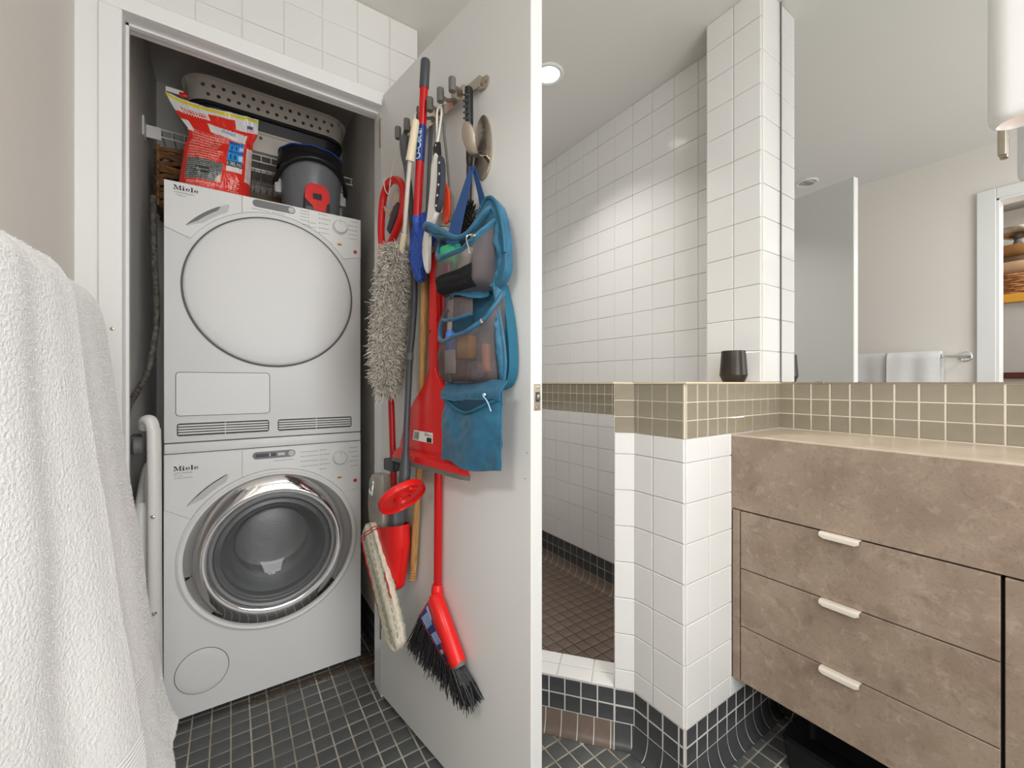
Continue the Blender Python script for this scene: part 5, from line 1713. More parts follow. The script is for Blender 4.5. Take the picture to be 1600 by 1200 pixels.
dpart('socket', B().tube([d(0.314, 0.081, 0.895), d(0.317, 0.084, 0.850), d(0.3175, 0.0845, 0.846), d(0.321, 0.092, 0.790)], [0.0100, 0.0145, 0.0158, 0.0145], 16), M_GREYP2, gm)
oc = Vector(d(0.330, 0.100, 0.777))
ez = Vector((0.685, 0.072, -0.657)).normalized()
ex = Vector((0.609, 0.644, 0.46))
ex = (ex - ez * ex.dot(ez)).normalized()
ey = ez.cross(ex)
MO = Matrix((ex, ey, ez)).transposed().to_4x4()
MO.translation = oc
b = B()
b.M = MO
b.lathe([(0, -0.010), (0.02, -0.010), (0.063, -0.010), (0.066, -0.007), (0.0665, 0.006), (0.0655, 0.009), (0.0635, 0.009), (0.0620, 0.002), (0.030, 0.002), (0, 0.002)], 48)
ov = dpart('round_head', b, M_RED, gm, angle=30, label='red plastic round mop head plate')
b = B()
b.M = MO
b.lathe([(0.026, 0.001), (0.026, 0.007), (0.022, 0.008), (0.019, 0.001)], 28)
b.tube([(0.02, -0.012, 0.002), (0.046, 0.0, 0.005), (0.03, 0.022, 0.002)], 0.004, 6)
b.blob((-0.01, 0.004, 0.004), (0.012, 0.008, 0.005), 12, 8)
dpart('head_ribs', b, M_RED, ov, kind='stuff')
dpart('head_hole', B().blob(tuple(oc + ex * 0.034 + ey * 0.018 + ez * 0.002), (0.003, 0.003, 0.003), 8, 6), M_WHITEP, ov)

# spray mop: looped red handle, bottle, red body, cloth pad
sm = dthing('spray_mop', 'red spray mop with a looped trigger handle and smoky bottle', 'mop', 0.17, 0.05, 0.33)
loop = catmull([d(0.096, 0.035, 1.50), d(0.074, 0.035, 1.555), d(0.074, 0.035, 1.62), d(0.088, 0.035, 1.685), d(0.122, 0.035, 1.719), d(0.165, 0.035, 1.716), d(0.205, 0.035, 1.690), d(0.222, 0.035, 1.645), d(0.205, 0.035, 1.59), d(0.160, 0.035, 1.545)], 7, closed=True)
dpart('loop_handle', B().tube(loop, 0.0115, 12, closed=True), M_RED, sm, label='red looped handle')
dpart('throat', B().tube([d(0.118, 0.035, 1.535), d(0.104, 0.035, 1.50), d(0.112, 0.035, 1.44)], [0.026, 0.021, 0.012], 14, flat=0.6), M_RED, sm)
b = B()
b.prism([(0.118, 1.572), (0.135, 1.556), (0.196, 1.618), (0.190, 1.640), (0.165, 1.632)], -0.042, -0.028, bev=0.003)
dpart('trigger', b, M_GREYP2, sm, smooth=False)
b = B()
b.prism([(0.094, 1.655), (0.104, 1.652), (0.146, 1.625), (0.132, 1.612), (0.106, 1.632)], -0.040, -0.030, bev=0.002)
b.prism([(0.150, 1.640), (0.158, 1.676), (0.180, 1.682), (0.200, 1.655), (0.186, 1.628)], -0.040, -0.030, bev=0.002)
dpart('handle_insert', b, mat('tan_plastic', rgb(196, 176, 156), 0.5), sm, smooth=False, kind='stuff')
dpart('pole', B().tube([d(0.112, 0.035, 1.47), d(0.139, 0.035, 1.06), d(0.152, 0.035, 0.856), d(0.173, 0.040, 0.687), d(0.182, 0.045, 0.60)], 0.0098, 14), M_RED2, sm)
dpart('clamp', B().box(0.134, 0.192, -0.058, -0.018, 0.815, 0.851, 0.003).box(0.188, 0.206, -0.052, -0.024, 0.822, 0.846, 0.002), M_GREYP2, sm, smooth=False)
b = B()
bo = [(0.078, 0.60), (0.066, 0.70), (0.070, 0.775), (0.088, 0.798), (0.150, 0.802), (0.158, 0.79), (0.164, 0.60)]
b.prism(bo, -0.078, -0.034, bev=0.010, seg=3)
dpart('bottle', b, M_BOTTLE, sm, label='smoky translucent spray bottle')
b = B()
bo = [(0.186, 0.60), (0.190, 0.745), (0.198, 0.78), (0.212, 0.77), (0.222, 0.60)]
b.prism(bo, -0.066, -0.030, bev=0.006, seg=2)
dpart('bottle_holder', b, M_GREYP, sm)


def cone(u, v):
    z0 = 0.635 + 0.045 * u + 0.012 * math.sin(2 * PI * u) if False else None
    a = 2 * PI * u
    w = interp([(0, 0.092), (0.3, 0.082), (0.6, 0.056), (0.85, 0.034), (0.95, 0.026), (1, 0.012)], v)
    dp = interp([(0, 0.036), (0.3, 0.036), (0.7, 0.030), (0.95, 0.022), (1, 0.010)], v)
    cxx = interp([(0, 0.160), (0.5, 0.182), (1, 0.205)], v)
    c, s_ = math.cos(a), math.sin(a)
    c = math.copysign(abs(c) ** 0.75, c)
    s_ = math.copysign(abs(s_) ** 0.75, s_)
    zt = 0.648 + 0.022 * c
    z = zt + (0.468 - zt) * v
    return d(cxx + w * c, 0.050 + dp * s_, z)


b = B()
V = b.grid(cone, 36, 22, closeu=True)
b.f(V[-1])
dpart('mop_body', b, M_RED, sm, angle=60, label='glossy red tapering mop body')
# cloth pad
pa, pb_ = Vector(d(0.083, 0.083, 0.640)), Vector(d(0.292, 0.090, 0.340))
pdir = (pb_ - pa).normalized()
pw_ = Vector((0.82, 0.0, 0.56)).normalized()
pw_ = (pw_ - pdir * pw_.dot(pdir)).normalized()
pn_ = pdir.cross(pw_)
Lp = (pb_ - pa).length


def padp(u, v, ex_=0.0):
    a = 2 * PI * u
    k = interp([(0, 0.15), (0.03, 0.75), (0.08, 1.0), (0.9, 1.0), (0.97, 0.75), (1, 0.2)], v)
    hw, ht = (0.050 + ex_) * k, (0.016 + ex_) * (0.4 + 0.6 * k)
    c, s_ = math.cos(a), math.sin(a)
    p = pa + pdir * (Lp * v) + pw_ * hw * c + pn_ * ht * math.copysign(abs(s_) ** 0.6, s_)
    p += pn_ * 0.003 * math.sin(a * 5 + v * 3) + pw_ * 0.002 * math.sin(v * 60)
    return p


b = B()
V = b.grid(padp, 40, 60, closeu=True)
b.f(V[0])
b.f(V[-1])
mp = dpart('cloth_pad', b, M_PAD, sm, angle=70, label='cream mop pad with red and green stitching')
for uu in (0.47, 0.43):
    b = B()
    b.tube([padp(uu + 0.004 * math.sin(k * 1.9), 0.06 + 0.80 * k / 60, 0.0015) for k in range(61)], 0.0026, 6)
    dpart('red_stitching', b, M_REDYARN, mp)
b = B()
b.tube([padp(0.06 + 0.004 * math.sin(k * 1.9), 0.45 + 0.2 * k / 30, 0.001) for k in range(31)], 0.002, 6)
dpart('red_stitching', b, M_REDYARN, mp)
for vv in (0.075, 0.10):
    b = B()
    b.tube([padp(k / 40, vv, 0.0008) for k in range(40)], 0.0015, 6, closed=True)
    dpart('red_stitching', b, M_REDYARN, mp)
b = B()
for uu in (0.60, 0.68, 0.82, 0.90, 0.36, 0.28, 0.18, 0.10):
    for k in range(14):
        v0 = 0.13 + 0.058 * k + 0.02 * math.sin(uu * 30)
        b.tube([padp(uu, v0, 0.0008), padp(uu, v0 + 0.02, 0.0010), padp(uu, v0 + 0.036, 0.0008)], 0.0016, 5)
dpart('green_stitching', b, M_GREENYARN, mp, kind='stuff')

# wooden threaded stick
FD = FD_BASE @ Matrix.Translation((-0.015, 0.013, 0))
wd = dthing('wooden_stick', 'bare wooden handle with a threaded end hanging against the door', 'wooden stick', 0.26, 0.03, 0.49)
dpart('hanging_sleeve', B().tube([d(0.3505, 0.026, 1.8125), d(0.3285, 0.03, 1.44)], 0.0062, 10), M_GREYP, wd, label='grey sleeve holding the wooden handle')
dpart('shaft', B().tube([d(0.328, 0.03, 1.46), d(0.324, 0.03, 1.373), d(0.300, 0.03, 0.861), d(0.279, 0.03, 0.709), d(0.263, 0.03, 0.545), d(0.2615, 0.03, 0.532)], [0.0105, 0.0108, 0.0108, 0.0108, 0.0104, 0.0092], 14), M_WOOD, wd)
dpart('threaded_end', B().tube([d(0.2615 - 0.0006 * k, 0.03, 0.533 - 0.004 * k) for k in range(11)], [0.0098 if k % 2 else 0.0078 for k in range(11)], 14), M_WOOD, wd, angle=20)
FD = FD_BASE.copy()
bs = dthing('beige_pole', 'pale beige plastic pole with a rounded cap behind the dustpan', 'pole', 0.40, 0.025, 0.9)
dpart('shaft', B().tube([d(0.425, 0.024, 1.50), d(0.352, 0.020, 1.36), d(0.332, 0.020, 1.0), d(0.330, 0.020, 0.93)] if False else [d(0.342, 0.0092, 1.45), d(0.329, 0.0092, 1.0), d(0.327, 0.0092, 0.92)], 0.0085, 12), M_CREAM, bs)
sp = dthing('spray_can', 'beige cylinder with a rounded cap hung behind the teal toiletry bag', 'canister', 0.428, 0.03, 1.33)
dpart('can', B().lathe([(0, 1.36), (0.0170, 1.36), (0.0175, 1.365), (0.0175, 1.515), (0.0168, 1.527), (0.0140, 1.535), (0.0, 1.537)], 24, d(0.424, 0.0265, 0)), M_BEIGEP, sp)
dpart('cap_groove', B().lathe([(0.0176, 1.496), (0.0179, 1.4975), (0.0176, 1.499)], 24, d(0.424, 0.0265, 0)), M_RUBBER, sp)

# dustpan
dp = dthing('dustpan', 'red dustpan with a grey rubber lip hanging by its handle', 'dustpan', 0.40, 0.05, 0.86)
b = B()
b.prism([(0.363, 1.10), (0.363, 1.252), (0.3705, 1.258), (0.3725, 1.42), (0.377, 1.44), (0.400, 1.44), (0.404, 1.42), (0.4030, 1.258), (0.406, 1.252), (0.406, 1.10)], -0.0405, -0.0275, bev=0.004, seg=2)
hd = dpart('handle', b, M_RED, dp)
dpart('hang_hole', B().lathe([(0.0052, -0.0622), (0.0048, -0.0626), (0, -0.0626)], 16, (0.373, 0.0215, 1.226), 'y'), M_DKRED, hd)
PL = [(1.125, 0.365), (1.10, 0.350), (1.07, 0.325), (1.03, 0.277), (1.0, 0.253), (0.97, 0.234), (0.925, 0.219), (0.90, 0.214), (0.885, 0.196), (0.862, 0.181)]
PR = [(1.125, 0.404), (1.10, 0.417), (1.07, 0.441), (1.03, 0.482), (1.0, 0.504), (0.97, 0.521), (0.925, 0.534), (0.90, 0.538), (0.885, 0.554), (0.862, 0.568)]
PL.sort()
PR.sort()


def panf(u, v):
    z = 1.125 + (0.862 - 1.125) * v
    t0, t1 = interp(PL, z), interp(PR, z)
    t_ = t0 + (t1 - t0) * u
    e = abs(2 * u - 1)
    side = max(0.0, (e - 0.86) / 0.14)
    ridge = 0.010 * math.exp(-((t_ - 0.388) / (0.02 + 0.10 * v)) ** 2) * (1 - v) ** 0.6
    o = 0.036 + 0.019 * v + ridge - 0.0085 * side ** 1.5
    if 0.86 < v < 0.905:
        o -= 0.004
    if v >= 0.905:
        o += 0.006
    return d(t_, o, z)


b = B()
b.shell(panf, 48, 40, 0.003)
dpart('pan', b, M_RED, dp, angle=50)
b = B()
b.shell(lambda u, v: Vector(panf(u, 1.0)) + Vector((0, -0.003 * v, -0.011 * v + 0.002)), 30, 3, 0.004)
dpart('rubber_lip', b, M_RUBBER, dp)
b = B()
lab = lambda u, v: Vector(panf(interp([(0, 0.27), (1, 0.61)], u), 0.655 + 0.105 * v)) + Vector((0, -0.0016, 0))
b.shell(lab, 12, 4, 0.0006)
sl = dpart('price_label', b, M_LABELW, dp, smooth=False, label='white barcode label')
b = B()
rnd = random.Random(4)
uu = 0.06
while uu < 0.34:
    w = rnd.choice([0.008, 0.014, 0.02])
    P4 = [lab(uu, 0.12), lab(uu + w, 0.12), lab(uu + w, 0.88), lab(uu, 0.88)]
    b.f([b.v(p + Vector((0, -0.0009, 0))) for p in P4])
    uu += w + rnd.choice([0.012, 0.02])
P4 = [lab(0.74, 0.5), lab(0.96, 0.5), lab(0.96, 0.95), lab(0.74, 0.95)]
b.f([b.v(p + Vector((0, -0.0009, 0))) for p in P4])
for k in range(3):
    P4 = [lab(0.62, 0.10 + 0.1 * k), lab(0.62 + 0.12 * (k + 1), 0.10 + 0.1 * k), lab(0.62 + 0.12 * (k + 1), 0.14 + 0.1 * k), lab(0.62, 0.14 + 0.1 * k)]
    b.f([b.v(p + Vector((0, -0.0009, 0))) for p in P4])
dpart('barcode', b, M_INK, sl, smooth=False, kind='stuff', recalc=False)

# angle broom
FD_KEEP = FD.copy()
FD = FD @ Matrix.Translation((-0.018, 0.014, 0))      # the broom hangs flat against the door, behind the dustpan
br = dthing('angle_broom', 'red angle broom with black bristles hanging head down', 'broom', 0.45, 0.03, 0.29)
dpart('pole', B().tube([d(0.412, 0.0258, 1.42), d(0.394, 0.0285, 0.85), d(0.392, 0.030, 0.505)], 0.0112, 16), M_RED2, br)
dpart('ferrule', B().tube([d(0.392, 0.031, 0.528), d(0.392, 0.032, 0.516), d(0.395, 0.034, 0.496), d(0.401, 0.036, 0.482)], [0.0135, 0.0160, 0.0170, 0.0175], 16), M_RED, br)
s0, s1 = Vector(d(0.402, 0.042, 0.497)), Vector(d(0.508, 0.042, 0.367))
spn = dpart('head_spine', B().tube([s0 - (s1 - s0) * 0.06, s0, s1 - (s1 - s0) * 0.06, s1], [0.016, 0.0215, 0.0215, 0.0185], 18, flat=0.95), M_RED, br)
dpart('spine_tip', B().tube([s1 - (s1 - s0) * 0.02, s1 + (s1 - s0) * 0.035], [0.0190, 0.0155], 16), M_RUBBER, br)
b = B()
b.prism([(0.385, 0.492), (0.333, 0.428), (0.336, 0.418), (0.470, 0.352), (0.505, 0.350), (0.49, 0.39)], -0.056, -0.030, bev=0.004, seg=2)
hp_ = dpart('head_plate', b, M_RED, br, smooth=False)
b = B()
b.prism([(0.383, 0.480), (0.343, 0.428), (0.345, 0.424), (0.468, 0.362), (0.4725, 0.366), (0.398, 0.452)], -0.0572, -0.0555, bev=0.0004)
bl = dpart('label', b, M_LABELB, hp_, smooth=False, label='blue printed label on the broom head')
b = B()
b.prism([(0.384, 0.476), (0.376, 0.466), (0.402, 0.440), (0.404, 0.448)], -0.0578, -0.0570)
for k in range(5):
    t0, z0 = 0.353 + 0.006 * k, 0.430 + 0.0055 * k
    b.prism([(t0, z0), (t0 + 0.003, z0 + 0.0026), (t0 + 0.030, z0 - 0.018), (t0 + 0.028, z0 - 0.020)], -0.0578, -0.0570)
for k in range(4):
    t0, z0 = 0.402 + 0.006 * k, 0.404 + 0.005 * k
    b.prism([(t0, z0), (t0 + 0.003, z0 + 0.0026), (t0 + 0.030, z0 - 0.015), (t0 + 0.028, z0 - 0.017)], -0.0578, -0.0570)
dpart('label_print', b, M_LABELLB, bl, smooth=False, kind='stuff')
dpart('label_badge', B().lathe([(0.006, -0.057), (0.006, -0.0582), (0, -0.0582)], 12, (0.452, 0, 0.380), 'y'), M_CREAM, bl)
b = B()
rnd = random.Random(21)
for _ in range(900):
    s_ = rnd.random()
    p0 = Vector(d(0.338 + 0.172 * s_, 0.043 + rnd.uniform(-0.016, 0.014), 0.428 - 0.072 * s_ + 0.006))
    tip = Vector(d(interp([(0, 0.283), (0.15, 0.315), (0.5, 0.425), (0.8, 0.535), (1, 0.578)], s_) + rnd.gauss(0, .006), 0.045 + rnd.uniform(-0.03, 0.024), interp([(0, 0.325), (0.15, 0.306), (0.5, 0.296), (0.8, 0.290), (1, 0.300)], s_) + rnd.gauss(0, .007)))
    mid = (p0 + tip) / 2 + Vector((rnd.gauss(0.004, .004), rnd.gauss(0, .003), 0.002))
    b.strand(p0, mid, 0.0014, tip=0.95)
    b.strand(mid, tip, 0.0013, tip=0.7)
dpart('bristles', b, M_BLACKB, br, kind='stuff')

FD = FD_KEEP
# white paddle brush with a dotted grip
pd = dthing('white_scraper', 'white plastic paddle with a dark grip dotted in white', 'scraper', 0.41, 0.055, 1.38)
b = B()
o_ = catmull([(0.450, 0, 1.672), (0.468, 0, 1.644), (0.472, 0, 1.605), (0.464, 0, 1.545), (0.450, 0, 1.512), (0.423, 0, 1.486), (0.418, 0, 1.44), (0.417, 0, 1.40), (0.413, 0, 1.374), (0.402, 0, 1.380), (0.391, 0, 1.42), (0.389, 0, 1.455), (0.412, 0, 1.518), (0.427, 0, 1.592), (0.434, 0, 1.652)], 4, closed=True)
b.prism([(p.x, p.z) for p in o_], -0.074, -0.064, bev=0.003, seg=2)
dpart('paddle', b, M_WHITEP, pd, angle=50)
b = B()
o_ = catmull([(0.467, 0, 1.658), (0.480, 0, 1.63), (0.479, 0, 1.582), (0.469, 0, 1.538), (0.457, 0, 1.519), (0.453, 0, 1.538), (0.463, 0, 1.592)], 4, closed=True)
b.prism([(p.x, p.z) for p in o_], -0.0765, -0.062, bev=0.002)
gp = dpart('grip', b, mat('navy_rubber', rgb(52, 56, 66), 0.5), pd, angle=50)
for q in ((0.4735, 1.636), (0.4735, 1.608), (0.470, 1.582), (0.465, 1.557), (0.459, 1.533)):
    dpart('grip_dot', B().lathe([(0.0032, -0.076), (0.003, -0.0774), (0, -0.0776)], 12, (q[0], 0, q[1]), 'y'), M_WHITEP, gp)
dpart('hang_eye', B().prism([(0.438, 1.646), (0.436, 1.690), (0.444, 1.702), (0.462, 1.696), (0.466, 1.658)], -0.072, -0.063, bev=0.002), M_BLACK, pd, smooth=False)
rs_ = dthing('red_scoop', 'red plastic scoop edge tucked behind the white paddle', 'scoop', 0.46, 0.045, 1.45)
b = B()
o_ = catmull([(0.458, 0, 1.600), (0.474, 0, 1.575), (0.478, 0, 1.535), (0.472, 0, 1.498), (0.458, 0, 1.495), (0.453, 0, 1.535)], 4, closed=True)
b.prism([(p.x, p.z) for p in o_], -0.052, -0.045, bev=0.002)
dpart('scoop_edge', b, mat('orange_red_plastic', rgb(214, 70, 42), 0.35), rs_, angle=50)
dpart('scoop_back', B().prism([(0.468, 1.59), (0.484, 1.56), (0.484, 1.515), (0.474, 1.496), (0.46, 1.50)], -0.0455, -0.038, bev=0.002), M_RUBBER, rs_, smooth=False)
dpart('scoop_handle', B().tube(catmull([d(0.470, 0.042, 1.575), d(0.458, 0.042, 1.66), d(0.444, 0.042, 1.74), d(0.437, 0.040, 1.815)], 5), 0.0034, 8), M_RUBBER, rs_)

# string loops
for nm, lab_, pts in (('hanging_string', 'white knotted string hanging from the middle of the tool rack', [d(0.418, 0.030, 1.83), d(0.424, 0.050, 1.80), d(0.438, 0.060, 1.72), d(0.450, 0.0705, 1.690), d(0.448, 0.062, 1.72), d(0.436, 0.044, 1.80), d(0.424, 0.046, 1.812)]),
                      ('string_loop', 'thin white string loop holding the red looped handle', [d(0.136, 0.050, 1.722), d(0.122, 0.050, 1.73), d(0.120, 0.046, 1.70), d(0.150, 0.048, 1.675), d(0.158, 0.044, 1.73), d(0.165, 0.030, 1.80), d(0.190, 0.024, 1.815)])):
    b = B()
    b.tube(catmull(pts, 8), 0.0016 if nm == 'string_loop' else 0.0028, 7)
    tag(part(nm, b, M_STRING, None, FD), lab_, 'string')

# black hair-type brush
FD = FD_BASE @ Matrix.Translation((-0.019, 0.016, 0))
kb_ = dthing('black_brush', 'black brush with a ridged handle and stubby bristles', 'brush', 0.53, 0.03, 1.44)
dpart('handle', B().tube(catmull([d(0.552, 0.0455, 1.816), d(0.553, 0.0455, 1.79), d(0.552, 0.0445, 1.745), d(0.548, 0.040, 1.70), d(0.538, 0.033, 1.62), d(0.532, 0.030, 1.56), d(0.531, 0.030, 1.53)], 6), [0.008] + [0.0112] * 14 + [0.0095] * 8 + [0.0082] * 14, 12, flat=0.75), M_BLACK, kb_)
for k in range(8):
    z = 1.805 - k * 0.0145
    z -= 0.010
    dpart('grip_ridge', B().tube([d(0.542, 0.0535, z + 0.004), d(0.552, 0.0565, z - 0.001), d(0.561, 0.0515, z - 0.006)], 0.0026, 6), M_GREYP2, kb_)
dpart('head', B().blob(d(0.530, 0.031, 1.480), (0.026, 0.010, 0.060), 20, 14), M_BLACK, kb_)
b = B()
for j in range(16):
    for i in range(14):
        a = 2 * PI * (i + 0.5 * (j % 2)) / 14
        la = -1.1 + 2.3 * j / 15
        if math.sin(a) > 0.25:
            continue                      # the flat back lies against the door
        nrm = Vector((math.cos(a) * math.cos(la), math.sin(a) * math.cos(la), math.sin(la) * 0.5))
        p = Vector(d(0.530, 0.030, 1.480)) + Vector((math.cos(a) * math.cos(la) * 0.025, math.sin(a) * math.cos(la) * 0.011, math.sin(la) * 0.059))
        b.strand(p, p + nrm.normalized() * 0.013, 0.0022, tip=0.6)
dpart('bristles', b, M_BLACK, kb_, kind='stuff')

FD = FD_BASE.copy()
# oval nickel hook
hk_ = dthing('wall_hook', 'oval brushed nickel hook fixed to the door above the toiletry bag', 'hook', 0.556, 0.0, 1.67)
b = B()
o_ = [(0.556 + 0.0325 * math.cos(a) * (1 - 0.12 * math.sin(a)), 1.668 + 0.080 * math.sin(a)) for a in [2 * PI * k / 40 for k in range(40)]]
b.prism(o_, -0.006, -0.0005, bev=0.002, seg=2)
bp = dpart('back_plate', b, M_NICKEL, hk_, angle=50)
for q in ((0.553, 1.706), (0.562, 1.708)):
    dpart('screw', B().lathe([(0.0025, -0.0058), (0.002, -0.0068), (0, -0.007)], 10, (q[0], 0, q[1]), 'y'), M_GASKET, bp)
b = B()
hpts = catmull([d(0.566, 0.004, 1.650), d(0.566, 0.018, 1.640), d(0.565, 0.034, 1.636), d(0.563, 0.046, 1.648), d(0.561, 0.052, 1.668), d(0.559, 0.056, 1.690), d(0.558, 0.058, 1.706)], 6)
nh = len(hpts) - 1


def tong(u, v):
    i = int(round(v * nh))
    w = interp([(0, 0.007), (0.3, 0.008), (0.5, 0.0125), (0.72, 0.0165), (0.88, 0.013), (0.96, 0.008), (1, 0.002)], v)
    return hpts[i] + Vector((w * (2 * u - 1), 0.35 * w * (2 * u - 1) + 0.003 * (2 * u - 1) ** 2, 0))


b.shell(tong, 10, nh, 0.003)
dpart('hook_tongue', b, M_NICKEL, hk_)

# hanging toiletry bag
FD = FD @ Matrix.Translation((-0.012, 0, 0))
tb_ = dthing('toiletry_bag', 'teal fold out toiletry bag with mesh pockets hanging open from the hook', 'toiletry bag', 0.56, 0.05, 0.89)
dpart('hanger_wire', B().tube(catmull([d(0.575, 0.014, 1.650), d(0.560, 0.036, 1.652), d(0.556, 0.040, 1.632), d(0.572, 0.045, 1.604), d(0.582, 0.048, 1.594), d(0.580, 0.048, 1.576)], 6), 0.0022, 8), M_BLACK, tb_)
b = B()
lw = [((0.575, 0.048, 1.604), (0.589, 0.046, 1.600)), ((0.570, 0.056, 1.578), (0.588, 0.054, 1.572)), ((0.560, 0.068, 1.53), (0.584, 0.064, 1.52)), ((0.540, 0.080, 1.47), (0.580, 0.076, 1.46)), ((0.532, 0.088, 1.42), (0.576, 0.084, 1.41))]
b.shell(lambda u, v: Vector(d(*lw[min(int(v * 4 + .001), 4)][0])) * (1 - u) + Vector(d(*lw[min(int(v * 4 + .001), 4)][1])) * u, 3, 4, 0.0015)
dpart('strap', b, M_NAVY, tb_)
rw = [((0.579, 0.046, 1.604), (0.590, 0.046, 1.600)), ((0.584, 0.044, 1.575), (0.599, 0.042, 1.570)), ((0.590, 0.036, 1.53), (0.612, 0.034, 1.52)), ((0.594, 0.030, 1.48), (0.618, 0.028, 1.47))]
b = B()
b.shell(lambda u, v: Vector(d(*rw[min(int(v * 3 + .001), 3)][0])) * (1 - u) + Vector(d(*rw[min(int(v * 3 + .001), 3)][1])) * u, 3, 3, 0.0015)
dpart('strap', b, M_NAVY, tb_)


def wob(t_, z, k=1.0):
    return k * (0.004 * noise.noise(Vector((t_ * 22, z * 16, 1.7))) + 0.0022 * noise.noise(Vector((t_ * 60, z * 30, 5.0))))


# padded dome lid at the top, against the door
b = B()
dome = [(0.644 + 0.058 * math.cos(a), 1.345 + (0.160 if a < PI else 0.05) * math.sin(a)) for a in [2 * PI * k / 44 for k in range(44)]]
b.prism(dome, -0.052, -0.028, bev=0.008, seg=3)
ld = dpart('top_lid', b, M_TEAL, tb_, angle=60)
dpart('lid_piping', B().tube([d(p[0], 0.052, p[1]) for p in dome[1:22]], 0.0042, 7), M_TEALD, ld)
# back panel
b = B()
BL = [(0.88, 0.470), (1.08, 0.474), (1.20, 0.478), (1.30, 0.486), (1.36, 0.490)]
BR = [(0.88, 0.655), (1.08, 0.668), (1.20, 0.672), (1.30, 0.655), (1.36, 0.645)]
b.shell(lambda u, v: d(interp(BL, 1.36 - 0.272 * v) * (1 - u) + interp(BR, 1.36 - 0.272 * v) * u, 0.034 + 0.006 * math.sin(PI * u) + wob(u, v * 2, 0.9), 1.36 - 0.272 * v), 40, 40, 0.003)
dpart('back_panel', b, M_TEAL, tb_, angle=70)


def pocket(T0, T1, O0, OF, zb, mouth, seed, skew=0.0):
    """front of a pocket: u runs left to right round the belly, v from bottom to mouth"""
    def fn(u, v):
        a = PI * u
        t_ = (T0 + T1) / 2 - (T1 - T0) / 2 * math.copysign(abs(math.cos(a)) ** 0.62, math.cos(a))
        zt = interp(mouth, u)
        z = zb + 0.012 * (2 * u - 1) ** 2 + (zt - zb) * v
        sh = interp([(0, 0.30), (0.05, 0.66), (0.14, 0.90), (0.35, 1.0), (1, 0.92)], v)
        o = O0 + (OF - O0) * (abs(math.sin(a)) ** 0.7) * sh
        t_ = (T0 + T1) / 2 + (t_ - (T0 + T1) / 2) * interp([(0, 0.90), (0.1, 0.97), (0.4, 1.0), (1, 0.99)], v) + skew * (o - O0)
        o += (0.006 * noise.noise(Vector((u * 6, v * 4, seed))) + 0.003 * noise.noise(Vector((u * 15, v * 9, seed + 4)))) * math.sin(a)
        return d(t_, o, z)
    return fn


# top pocket of smoky mesh
M1 = [(0, 1.462), (0.10, 1.440), (0.22, 1.402), (0.38, 1.382), (0.55, 1.386), (0.72, 1.404), (0.88, 1.428), (1, 1.445)]
f1 = pocket(0.463, 0.668, 0.030, 0.108, 1.293, M1, 2.0, 0.15)
b = B()
b.shell(f1, 56, 26, 0.0012)
p1 = dpart('top_pocket', b, M_NET, tb_, angle=80, label='smoky mesh pocket')
dpart('pocket_edging', B().tube([f1(k / 56, 1.0) for k in range(57)], 0.0052, 8), M_TEAL, p1)
dpart('zip_tape', B().tube([f1(k / 40, 0.93) for k in range(12, 41)], 0.0024, 6), M_TEALD, p1)
# upper lip of the opened zip: teal tube sagging from the lid
dpart('opening_lip', B().tube(catmull([f1(0.0, 1.0), d(0.446, 0.085, 1.476), d(0.476, 0.104, 1.477), d(0.520, 0.094, 1.452), d(0.560, 0.082, 1.428), d(0.600, 0.074, 1.430), d(0.640, 0.062, 1.465), d(0.656, 0.050, 1.478), d(0.670, 0.046, 1.455), d(0.676, 0.046, 1.415)], 7), 0.0072, 8), M_TEAL, p1)
b = B()
b.shell(lambda u, v: Vector(d(0.448 + 0.20 * u, 0.092 - 0.05 * u, 1.474 - 0.046 * math.sin(PI * u) + 0.012 * u)) * (1 - v) + Vector(d(0.470 + 0.18 * u, 0.036, 1.430)) * v, 24, 8, 0.002)
dpart('inner_flap', b, M_TEAL, p1, angle=70)
b = B()
side_pts = catmull([d(0.664, 0.040, 1.470), d(0.676, 0.048, 1.43), d(0.672, 0.052, 1.40), d(0.684, 0.050, 1.375), d(0.682, 0.046, 1.35), d(0.672, 0.046, 1.325), d(0.655, 0.050, 1.303)], 6)
b.tube(side_pts, [0.0078 + 0.0012 * math.sin(i * 1.1) for i in range(len(side_pts))], 8)
dpart('side_gusset', b, M_TEAL, p1)
b = B()
b.shell(lambda u, v: Vector(f1(0.33 + 0.36 * u, 0.06 + 0.44 * v)) + Vector((0, -0.0022, 0)), 20, 10, 0.001)
dpart('velcro_patch', b, M_VELCRO, p1, angle=80, label='black velcro patch')
dpart('zip_pull', B().tube(catmull([f1(0.74, 1.0), d(0.640, 0.108, 1.405), d(0.652, 0.112, 1.375), d(0.656, 0.112, 1.362)], 5), 0.0015, 6), M_CHROME, p1)
dpart('zip_slider', B().blob(Vector(f1(0.70, 1.02)) + Vector((0, -0.003, 0)), (0.008, 0.004, 0.005), 12, 8), M_NICKEL, p1)
# contents of the top pocket
def item(nm, lab_, cat, b, m):
    o = part(nm, b, m, None, FD)
    tag(o, lab_, cat)
item('mint_case', 'mint green plastic case poking out of the top mesh pocket', 'case', B().box(0.488, 0.550, -0.079, -0.056, 1.345, 1.424, 0.005), M_GREENI)
item('white_tube', 'white tube lying in the top mesh pocket', 'tube', B().tube([d(0.572, 0.070, 1.350), d(0.598, 0.070, 1.400)], [0.012, 0.011], 14), M_WHITEP)
item('pink_packet', 'small pink packet inside the top mesh pocket', 'packet', B().box(0.508, 0.540, -0.0885, -0.0815, 1.345, 1.372, 0.002), mat('pink_wrap', rgb(226, 120, 150), 0.5))

